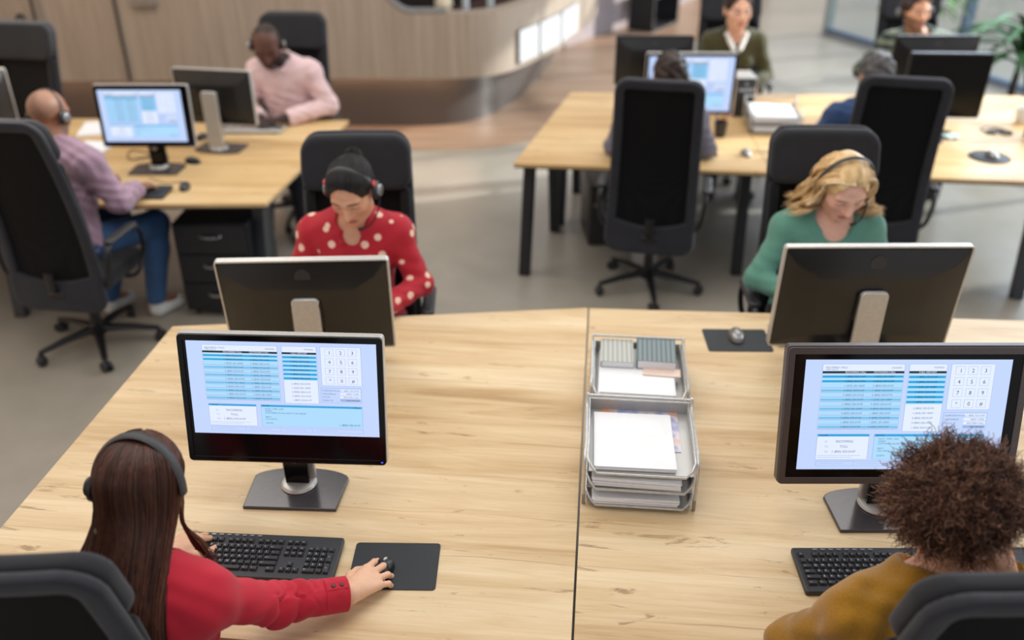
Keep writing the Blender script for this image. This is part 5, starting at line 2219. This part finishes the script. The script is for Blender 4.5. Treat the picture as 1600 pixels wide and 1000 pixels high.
def long_hair(p, n, z_end, seed):
    """combed from the crown down over the back and the left shoulder"""
    rng = np.random.default_rng(seed)
    out = []
    for i in range(n):
        a = rng.uniform(-1.95, 1.95)
        lay = rng.random()
        ex, ey, ez = 0.082 + 0.012 * lay, 0.100 + 0.012 * lay, 0.084 + 0.010 * lay
        t0 = rng.uniform(0.05, 0.5)
        P = []
        for th in (t0, t0 + 0.35, t0 * 0.5 + 0.85, 1.25, 1.62):
            P.append(p.hp((ex * math.sin(th) * math.sin(a), -0.012 - ey * math.sin(th) * math.cos(a) + 0.030 * (1 - math.sin(th)), 0.036 + ez * math.cos(th))))
        sa, ca = math.sin(a), math.cos(a)
        P.append(p.hp((sa * (0.080 + 0.012 * lay), -0.030 - 0.085 * max(ca, -0.1), -0.075)))
        w = 0.175 if sa < 0 else 0.105
        j = rng.normal(0, 0.006)
        yb = -0.062 - 0.032 * lay
        P.append(np.array((sa * (0.122 if sa < 0 else 0.088) + j, yb + 0.030 - 0.03 * ca, 1.055)))
        P.append(np.array((sa * w * 0.92 + j, yb - 0.010, 0.95)))
        P.append(np.array((sa * w * 0.95 + j * 2 - 0.01, yb - 0.012, z_end + 0.10 * rng.random())))
        out.append(catmull(P, 4))
    return np.array(out)


S = Sdf().ell((0, -0.016, 0.033), (0.080, 0.098, 0.083), None, 0.01).ell((0, -0.042, -0.025), (0.068, 0.050, 0.085), None, 0.03)
S.fn(lambda P, d: np.maximum(d, P[:, 1] - (0.060 - 0.9 * np.maximum(0, 0.085 - P[:, 2]))).astype(np.float32))
hc = sdf_obj('hair', S, (-0.15, -0.2, -0.2), (0.15, 0.15, 0.16), 0.004, HD['FL'], p.t)
hc.matrix_local = p.hmat()
S = Sdf()
for x, w in ((-0.082, 1.20), (-0.04, 1.1), (0.0, 1.0), (0.05, 1.05)):
    S.cap(p.hp((x * 0.50, -0.062, -0.04)), (x * 0.85, -0.020, 1.05), 0.024, 0.022, 0.05)
    S.cap((x * 0.85, -0.020, 1.05), (x * w, -0.045, 0.95), 0.022, 0.020, 0.05)
    S.cap((x * w, -0.045, 0.95), (x * w - 0.01, -0.050, 0.74), 0.020, 0.018, 0.05)
sdf_obj('hair_back', S, (-0.25, -0.3, 0.68), (0.2, 0.25, 1.35), 0.006, HD['FL'], p.t)
p.strands('hair_strands', long_hair(p, 4600, 0.70, 5), RNG.uniform(0.0009, 0.0019, 4600), HD['FL'])
# locks falling in front of the right shoulder
lk = []
for i in range(70):
    r_ = RNG.random(4)
    lk.append(catmull([p.hp((0.068, 0.03 - 0.04 * r_[0], 0.06)), p.hp((0.085, 0.01 + 0.02 * r_[1], -0.03)), p.hp((0.082 + 0.010 * r_[2], 0.02, -0.09)), (0.092 + 0.02 * r_[0], 0.150 + 0.02 * r_[1], 1.05),
                       (0.112 + 0.03 * r_[2], 0.150 + 0.03 * r_[3], 1.01 - 0.04 * r_[0])], 5))
p.strands('hair_lock', np.array(lk), 0.0014, HD['FL'])
p.headset('black padded headset on the long-haired woman in red', R(8), mic=-1, cups=(-1,), off=0.016, wide=0.016, cap='black')

# --- person in mustard, big curly hair, front right
p = Person('person with big curly brown hair in a mustard top, seen from behind', (0.965, 1.42), R(3), SK['FR'], 0.005,
           neck=(0.0, 0.060, 1.020), head=(0.012, 0.110, 1.195), hr=(-8, 12, 0), hs=1.0, build=1.0, female=True, sh={-1: (-0.175, 0.03, 0.955), 1: (0.175, 0.03, 0.955)})
p.std_legs()
p.arm(-1, (-0.285, 0.10, 0.79), (-0.045, 0.215, 0.79), (0.75, 0.65, -0.05), (0, 0.05, 1), curls=TYPE)
hw_ = p.w2l((1.093, 1.455, 1.068))
p.arm(1, (0.25, 0.20, 0.80), hw_, p.w2l((1.058, 1.47, 1.17)) - hw_, (0.55, -0.8, 0.1), curls=((72, 66, 40), (76, 66, 40), (80, 66, 40), (84, 66, 40)), sc=1.0)
p.body()
MUST = m_cloth('mustard_knit', (152, 106, 20), 260, 0.12, 0.9, 0.35, 0.3)
p.shirt(MUST, 'jumper', 0.020, neck=[((0, 0.03, 0.045), 0.075)], sleeve=0.94, wr=0.004, h=0.006)
S = Sdf()
for s in (-1, 1):
    S.cap(p.S[s] + np.array((s * -0.005, -0.01, 0.070)), p.S[s] + np.array((s * -0.012, -0.072, 0.0)), 0.007, 0.006, 0.01)
sdf_obj('shoulder_seam', S, (-0.3, -0.1, 0.9), (0.3, 0.2, 1.15), 0.005, MUST, p.t)
p.trousers(JEANS, SNEAK)


def curls(p, n, seed, c, rad, L, coil, lump):
    rng = np.random.default_rng(seed)
    v = rng.normal(size=(n, 3))
    v /= np.linalg.norm(v, axis=1, keepdims=True)
    v = v[(v[:, 1] < 0.62) & (v[:, 2] > -0.52 - 0.12 * rng.random(len(v))) & ~((v[:, 0] > 0.22) & (v[:, 2] < -0.10 - 0.25 * (v[:, 0] < 0.45)))]
    n = len(v)
    m = 16
    t = np.linspace(0, 1, m)[None, :, None]
    base = c + v * rad * (1 + lump * (np.sin(9 * v[:, :1] + 4 * v[:, 2:]) * np.sin(8 * v[:, 1:2] + 5 * v[:, :1])))
    tuft = np.stack([np.sin(13 * v[:, 1] + 9 * v[:, 2] + 1), np.sin(12 * v[:, 0] + 10 * v[:, 2]), np.sin(14 * v[:, 0] - 9 * v[:, 1] + 2)], 1)
    drift = rng.normal(size=(n, 3)) * 0.42 + 0.55 * tuft + np.array((0, 0, -0.22))
    dirv = v + drift
    dirv /= np.linalg.norm(dirv, axis=1, keepdims=True)
    Ls = (L * rng.uniform(0.5, 1.2, n))[:, None, None]
    u = np.cross(dirv, rng.normal(size=(n, 3)))
    u /= np.linalg.norm(u, axis=1, keepdims=True)
    w = np.cross(dirv, u)
    ph = rng.uniform(0, 6.28, n)[:, None, None] + t * rng.uniform(9, 17, n)[:, None, None]
    rc = coil * rng.uniform(0.5, 1.2, n)[:, None, None] * (0.4 + 0.6 * t)
    P = base[:, None] - v[:, None] * 0.012 + dirv[:, None] * t * Ls + (u[:, None] * np.cos(ph) + w[:, None] * np.sin(ph)) * rc
    return np.stack([p.hp(q) for q in P.reshape(-1, 3)]).reshape(n, m, 3)


S = Sdf().ell((0, -0.030, 0.035), (0.116, 0.122, 0.112), None, 0.01)
S.fn(lambda P, d: (d - 0.008 * np.sin(62 * P[:, 0] + 9 * np.sin(30 * P[:, 2])) * np.sin(58 * P[:, 2] + 5 * np.sin(40 * P[:, 1])) - 0.006 * np.sin(70 * P[:, 1])).astype(np.float32))
S.fn(lambda P, d: np.maximum(d, P[:, 1] - 0.06 - 0.3 * np.maximum(0, P[:, 2] - 0.08)).astype(np.float32))
S.fn(lambda P, d: np.maximum(d, -0.058 - P[:, 2] - 0.25 * np.minimum(0, P[:, 1] + 0.05)).astype(np.float32))
hc = sdf_obj('hair', S, (-0.19, -0.22, -0.16), (0.19, 0.16, 0.22), 0.005, HD['FR'], p.t)
hc.matrix_local = p.hmat()
cp = curls(p, 12500, 8, np.array((0, -0.030, 0.035)), np.array((0.112, 0.118, 0.108)), 0.060, 0.0062, 0.16)
p.strands('hair_curls', cp, RNG.uniform(0.00045, 0.00095, len(cp)), HD['FR'], taper=False)

def combed(p, n, bun, top, seed):
    """strands drawn back from the hairline to a knot"""
    rng = np.random.default_rng(seed)
    out = []
    for i in range(n):
        a = rng.uniform(-2.2, 2.2)
        hz = top * math.cos(a / 2.2 * 1.35) if abs(a) < 2.0 else 0.0
        y0 = 0.070 * math.cos(a / 2.2 * 1.5) - 0.005
        r0 = np.array((0.079 * math.sin(a / 2.2 * 1.5), y0, -0.03 + (hz + 0.035) * 1.0))
        c = np.array((0, -0.018, 0.035))
        P = []
        for t in (0.0, 0.25, 0.5, 0.75):
            v = (r0 * (1 - t) + np.array(bun) * t - c)
            v = v / np.linalg.norm(v / np.array((0.084, 0.103, 0.089)))
            P.append(p.hp(c + v * (1.0 + 0.012 * rng.random())))
        P.append(p.hp(np.array(bun) + rng.normal(0, 0.012, 3)))
        out.append(catmull(P, 4))
    for i in range(n // 3):
        u, v = rng.uniform(0, 6.28), rng.uniform(-1, 1)
        w = unit(rng.normal(size=3))
        e1 = unit(np.cross(w, (0.3, 0.2, 0.9)))
        e2 = np.cross(w, e1)
        rr = 0.030 + 0.006 * rng.random()
        out.append([p.hp(np.array(bun) + rr * (math.cos(u + k * 0.16) * e1 + math.sin(u + k * 0.16) * e2)) for k in range(len(out[0]))])
    return np.array(out)


# --- woman in the dotted blouse
p = Person('person in a red blouse with pale dots, dark pulled-back hair and headset', (-0.655, 3.50), R(180), SK['red'], 0.005,
           neck=(0.0, 0.06, 1.09), head=(-0.015, 0.135, 1.235), hr=(-10, 30, 4), hs=1.10, female=True)
p.std_legs()
p.arm(1, (0.265, 0.10, 0.80), (0.12, 0.30, 0.79), (-0.4, 0.9, 0), (0, 0, 1), curls=TYPE)
p.arm(-1, (-0.265, 0.10, 0.80), (-0.13, 0.30, 0.79), (0.3, 0.9, 0), (0, 0, 1), curls=TYPE)
p.body()
DOTS = m_dots('red_dotted_cloth', (172, 24, 40), (238, 196, 172))
p.shirt(DOTS, 'blouse', 0.014, neck=[((0, 0.055, 0.02), 0.062), ((0, 0.105, -0.045), 0.045), ((0, 0.0, 0.05), 0.062)], sleeve=0.95, wr=0.003)
S = Sdf()
for s in (-1, 1):
    S.cap(p.N + np.array((s * 0.050, -0.03, 0.010)), p.N + np.array((s * 0.062, 0.04, -0.020)), 0.016, 0.016, 0.01)
    S.cap(p.N + np.array((s * 0.062, 0.04, -0.020)), p.N + np.array((s * 0.040, 0.095, -0.075)), 0.016, 0.012, 0.01)
sdf_obj('collar', S, p.N - 0.2, p.N + 0.2, 0.005, DOTS, p.t)
p.hair_cap(HD['black'], 0.007, 0.082, -0.045, 0.0012, 120, bun=[((0.0, -0.110, 0.062), (0.030, 0.026, 0.030)), ((0.0, -0.095, 0.06), (0.022, 0.026, 0.024))])
p.strands('hair_strands', combed(p, 700, (0.0, -0.105, 0.062), 0.088, 5), 0.0016, HD['black'])
p.trousers(DARKTR, SHOE)
p.headset('black headset with grey ear piece on the woman in the dotted blouse', R(-6), mic=-1, cups=(-1, 1), accent=plain('red_plastic_tab', (214, 70, 66), 0.4), off=0.004)

# --- blonde woman
p = Person('person with wavy blonde hair and headset in a green top', (1.35, 3.58), R(180), SK['blonde'], 0.005,
           neck=(0.0, 0.06, 1.075), head=(0.0, 0.145, 1.225), hr=(4, 32, 2), hs=1.10, female=True)
p.std_legs()
p.arm(1, (0.285, 0.10, 0.79), (0.14, 0.30, 0.79), (-0.4, 0.9, 0), (0, 0, 1), curls=TYPE)
p.arm(-1, (-0.285, 0.06, 0.79), (-0.14, 0.28, 0.79), (0.3, 0.9, 0), (0, 0, 1), curls=TYPE)
p.body()
GREEN = m_cloth('sage_green_knit', (92, 140, 122), 320, 0.06, 0.9, 0.2)
p.shirt(GREEN, 'jumper', 0.014, neck=[((0, 0.06, 0.02), 0.085), ((0, 0.11, -0.03), 0.065), ((0, -0.01, 0.05), 0.07)], sleeve=0.96, wr=0.0025)
p.trousers(DARKTR, SHOE)
p.hair_cap(HD['blonde'], 0.008, 0.086, -0.09, 0.002, 90)


def wavy(p, n, seed):
    rng = np.random.default_rng(seed)
    out = []
    for i in range(n):
        side = 1 if rng.random() < 0.5 else -1
        u = rng.random()
        lay = rng.random()
        cl = int(u * 15 + 0.6 * rng.random()) + 20 * side
        g = np.random.default_rng(abs(cl) * 7 + (3 if side > 0 else 0)).random(4)
        r0 = np.array((side * (0.002 + 0.008 * lay * min(1, 3 * u)), 0.066 - 0.165 * u, 0.104 + 0.012 * math.sin(math.pi * u) + 0.004 * lay - 0.016 * (1 - u) ** 3 - 0.034 * u ** 3))
        ph = 0.10 + 1.40 * u
        w = math.cos(ph)
        mid = np.array((side * (0.030 + 0.056 * w + 0.016 * lay), 0.038 - 0.150 * math.sin(ph), 0.032))
        q1 = 0.5 * (r0 + mid) + np.array((side * 0.018 * w, -0.004, 0.018))
        low = np.array((side * (0.038 + 0.048 * w + 0.022 * lay), 0.046 - 0.156 * math.sin(ph), -0.06))
        H3 = [p.hp(v) for v in (r0, q1, mid, low)]
        xs = side * (0.060 + 0.038 * w + 0.040 * lay + 0.02 * g[0])
        ye = 0.095 - 0.19 * math.sin(ph) + 0.03 * lay
        e3 = [np.array((xs * 0.94, ye + 0.03, 1.125)), np.array((xs * (1.0 + 0.16 * g[1]) + rng.normal(0, 0.010), ye + rng.normal(0, 0.010), 1.03 + 0.07 * g[2] + 0.03 * rng.random()))]
        c = np.array(catmull(H3 + e3, 7))
        t = np.linspace(0, 1, len(c))
        wv = 0.040 * np.clip(t - 0.16, 0, 1) * (0.6 + 0.8 * g[0])
        p0 = 6.28 * g[3] + 0.35 * rng.normal()
        c[:, 0] += wv * np.sin(17 * t + p0)
        c[:, 1] += wv * np.cos(17 * t + p0)
        c[:, 2] += 0.3 * wv * np.sin(17 * t + p0 + 1)
        out.append(c)
    return np.array(out)


p.strands('hair_strands', wavy(p, 2300, 21), RNG.uniform(0.0010, 0.0022, 2300), HD['blonde'])
p.headset('thin black headset on the blonde woman', R(6), mic=-1, cups=(-1,), off=0.020, wide=0.008)

# --- man in lilac, left rear, seen from behind
p = Person('person with shaved head in a lilac shirt and blue jeans, seen from behind', (-2.34, 4.36), R(-22), SK['lilac'], 0.007,
           neck=(-0.01, 0.07, 1.08), head=(-0.055, 0.11, 1.215), hr=(8, 10, 0), hs=1.08)
p.leg(1, (0.18, 0.42, 0.53), (0.19, 0.30, 0.11), (0.22, 0.43, 0.05)).leg(-1, (-0.10, 0.42, 0.53), (-0.08, 0.22, 0.11), (-0.08, 0.35, 0.05))
w_ = p.w2l((-2.02, 4.55, 0.79))
p.arm(1, (0.29, 0.10, 0.80), w_, (0.15, 0.95, -0.05), (0, 0, 1), curls=TYPE)
p.arm(-1, (-0.28, 0.12, 0.80), (-0.10, 0.33, 0.79), (0.2, 0.95, 0), (0, 0, 1), curls=TYPE)
p.body()
p.shirt(m_cloth('lilac_linen', (164, 134, 150), 260, 0.08), 'shirt', 0.020, neck=[((0, 0.03, 0.045), 0.085)], sleeve=0.92, hem=0.47, wr=0.005)
p.trousers(JEANS, SNEAK)
p.headset('thin black headset on the shaved head of the man in lilac', R(0), mic=-1, cups=(1, -1), off=0.001, wide=0.006)

# --- man in pink
p = Person('person in a pale pink shirt with cropped hair and headset, looking down', (-1.53, 6.14), R(176), SK['pink'], 0.007,
           neck=(0.0, 0.08, 1.11), head=(0.055, 0.185, 1.235), hr=(14, 30, 0), hs=1.12, build=0.92)
p.std_legs()
p.arm(-1, (-0.30, 0.10, 0.82), (-0.05, 0.32, 0.79), (0.75, 0.6, 0), (0, 0, 1), curls=TYPE)
p.arm(1, (0.28, 0.12, 0.81), (0.10, 0.34, 0.79), (-0.4, 0.9, 0), (0, 0, 1), curls=TYPE)
p.body()
PINK = m_cloth('pale_pink_cotton', (218, 186, 184), 300, 0.04)
p.shirt(PINK, 'shirt', 0.018, neck=[((0, 0.05, 0.04), 0.072)], sleeve=0.95, wr=0.004)
S = Sdf()
for s in (-1, 1):
    S.cap(p.N + np.array((s * 0.052, -0.03, 0.020)), p.N + np.array((s * 0.058, 0.045, 0.0)), 0.018, 0.018, 0.01)
    S.cap(p.N + np.array((s * 0.058, 0.045, 0.0)), p.N + np.array((s * 0.022, 0.105, -0.045)), 0.018, 0.012, 0.01)
sdf_obj('collar', S, p.N - 0.2, p.N + 0.2, 0.006, PINK, p.t)
p.trousers(DARKTR, SHOE)
p.headset('black headset on the man in pink', R(0), mic=-1, cups=(-1, 1), off=0.001, wide=0.007)

# --- person in grey behind the middle chair
p = Person('person with short dark hair in a grey top, mostly hidden by a mesh chair', (0.87, 5.10), R(-4), SK['mid'], 0.008,
           neck=(0.0, 0.10, 1.07), head=(0.04, 0.18, 1.215), hr=(-10, 20, 4), hs=1.08)
p.std_legs()
p.arm(1, (0.285, 0.10, 0.80), p.w2l((1.10, 5.32, 0.80)), (-0.2, 0.95, -0.05), (0, 0, 1), curls=TYPE)
p.arm(-1, (-0.26, 0.12, 0.80), (-0.10, 0.36, 0.79), (0.2, 0.95, 0), (0, 0, 1), curls=TYPE)
p.body()
p.shirt(m_cloth('slate_grey_jersey', (112, 110, 124), 280, 0.06), 'shirt', 0.018, sleeve=0.94, wr=0.004)
p.trousers(m_cloth('dark_blue_denim', (38, 56, 78), 300, 0.1), SHOE)
p.hair_cap(HD['brown'], 0.012, 0.085, -0.05, 0.003, 80)
p.headset('headset with a silver ear cap on the person in grey', R(0), mic=-1, cups=(1,), off=0.008, wide=0.006)

# --- grey-haired person behind the right rear chair
p = Person('person with charcoal grey hair in a blue top, mostly hidden by a mesh chair', (2.12, 5.12), R(-2), SK['mid'], 0.008,
           neck=(0.0, 0.10, 1.06), head=(0.02, 0.21, 1.195), hr=(6, 30, 0), hs=1.10)
p.std_legs()
p.arm(1, (0.31, 0.08, 0.80), (0.22, 0.36, 0.79), (-0.1, 0.95, -0.05), (0, 0, 1), curls=TYPE)
p.arm(-1, (-0.31, 0.10, 0.80), (-0.22, 0.36, 0.79), (0.1, 0.95, 0), (0, 0, 1), curls=TYPE)
p.body()
p.shirt(m_cloth('navy_blue_cotton', (44, 66, 104), 280, 0.06), 'shirt', 0.020, sleeve=0.94, wr=0.004)
p.trousers(m_cloth('mid_blue_denim', (52, 80, 126), 300, 0.1), SHOE)
p.hair_cap(HD['grey'], 0.013, 0.085, -0.05, 0.004, 70)

# --- woman in the olive sweater
p = Person('person with pulled-back hair in an olive sweater with a white collar', (1.66, 6.93), R(178), SK['olive'], 0.008,
           neck=(0.0, 0.10, 1.14), head=(0.02, 0.19, 1.315), hr=(8, 3, 0), hs=1.18, female=True)
p.std_legs()
p.arm(1, (0.25, 0.12, 0.83), (0.12, 0.36, 0.79), (-0.3, 0.9, 0), (0, 0, 1), curls=TYPE)
p.arm(-1, (-0.26, 0.12, 0.83), (-0.12, 0.36, 0.79), (0.3, 0.9, 0), (0, 0, 1), curls=TYPE)
p.body()
p.shirt(m_cloth('olive_knit', (66, 62, 34), 280, 0.08), 'jumper', 0.018, neck=[((0, 0.06, 0.02), 0.075), ((0, 0.11, -0.05), 0.045)], sleeve=0.96, wr=0.003)
S = Sdf()
for s in (-1, 1):
    S.cap(p.N + np.array((s * 0.055, -0.03, 0.018)), p.N + np.array((s * 0.072, 0.045, -0.010)), 0.020, 0.020, 0.01)
    S.cap(p.N + np.array((s * 0.072, 0.045, -0.010)), p.N + np.array((s * 0.024, 0.125, -0.100)), 0.020, 0.016, 0.01)
sdf_obj('collar', S, p.N - 0.25, p.N + 0.25, 0.007, plain('white_cotton', (238, 236, 230), 0.8, var=0.02), p.t)
p.eyes()
p.hair_cap(HD['brown'], 0.010, 0.084, -0.05, 0.002, 90, bun=[((0, -0.11, 0.06), (0.035, 0.035, 0.035))])
p.trousers(DARKTR, SHOE)
# --- man in the plaid shirt
p = Person('person with a short beard in a green plaid shirt, behind two dark monitors', (3.08, 7.02), R(180), SK['plaid'], 0.008,
           neck=(0.03, 0.10, 1.12), head=(0.12, 0.19, 1.295), hr=(6, 2, 0), hs=1.16)
p.std_legs()
p.arm(1, (0.40, 0.10, 0.84), (0.26, 0.36, 0.80), (-0.3, 0.9, 0), (0, 0, 1), curls=TYPE)
p.arm(-1, (-0.27, 0.12, 0.82), (-0.14, 0.36, 0.79), (0.3, 0.9, 0), (0, 0, 1), curls=TYPE)
p.body()
p.shirt(m_plaid('green_plaid_flannel', (22, 32, 26), (46, 62, 46), (140, 146, 126)), 'shirt', 0.020, neck=[((0, 0.06, 0.03), 0.072), ((0, 0.11, -0.04), 0.04)], sleeve=0.95, wr=0.004)
p.trousers(JEANS, SHOE)
p.eyes()
p.hair_cap(HD['brown'], 0.014, 0.082, -0.045, 0.004, 60)
p.headset('black headset on the man in the plaid shirt', R(0), mic=0, cups=(1, -1), off=0.010, wide=0.008)
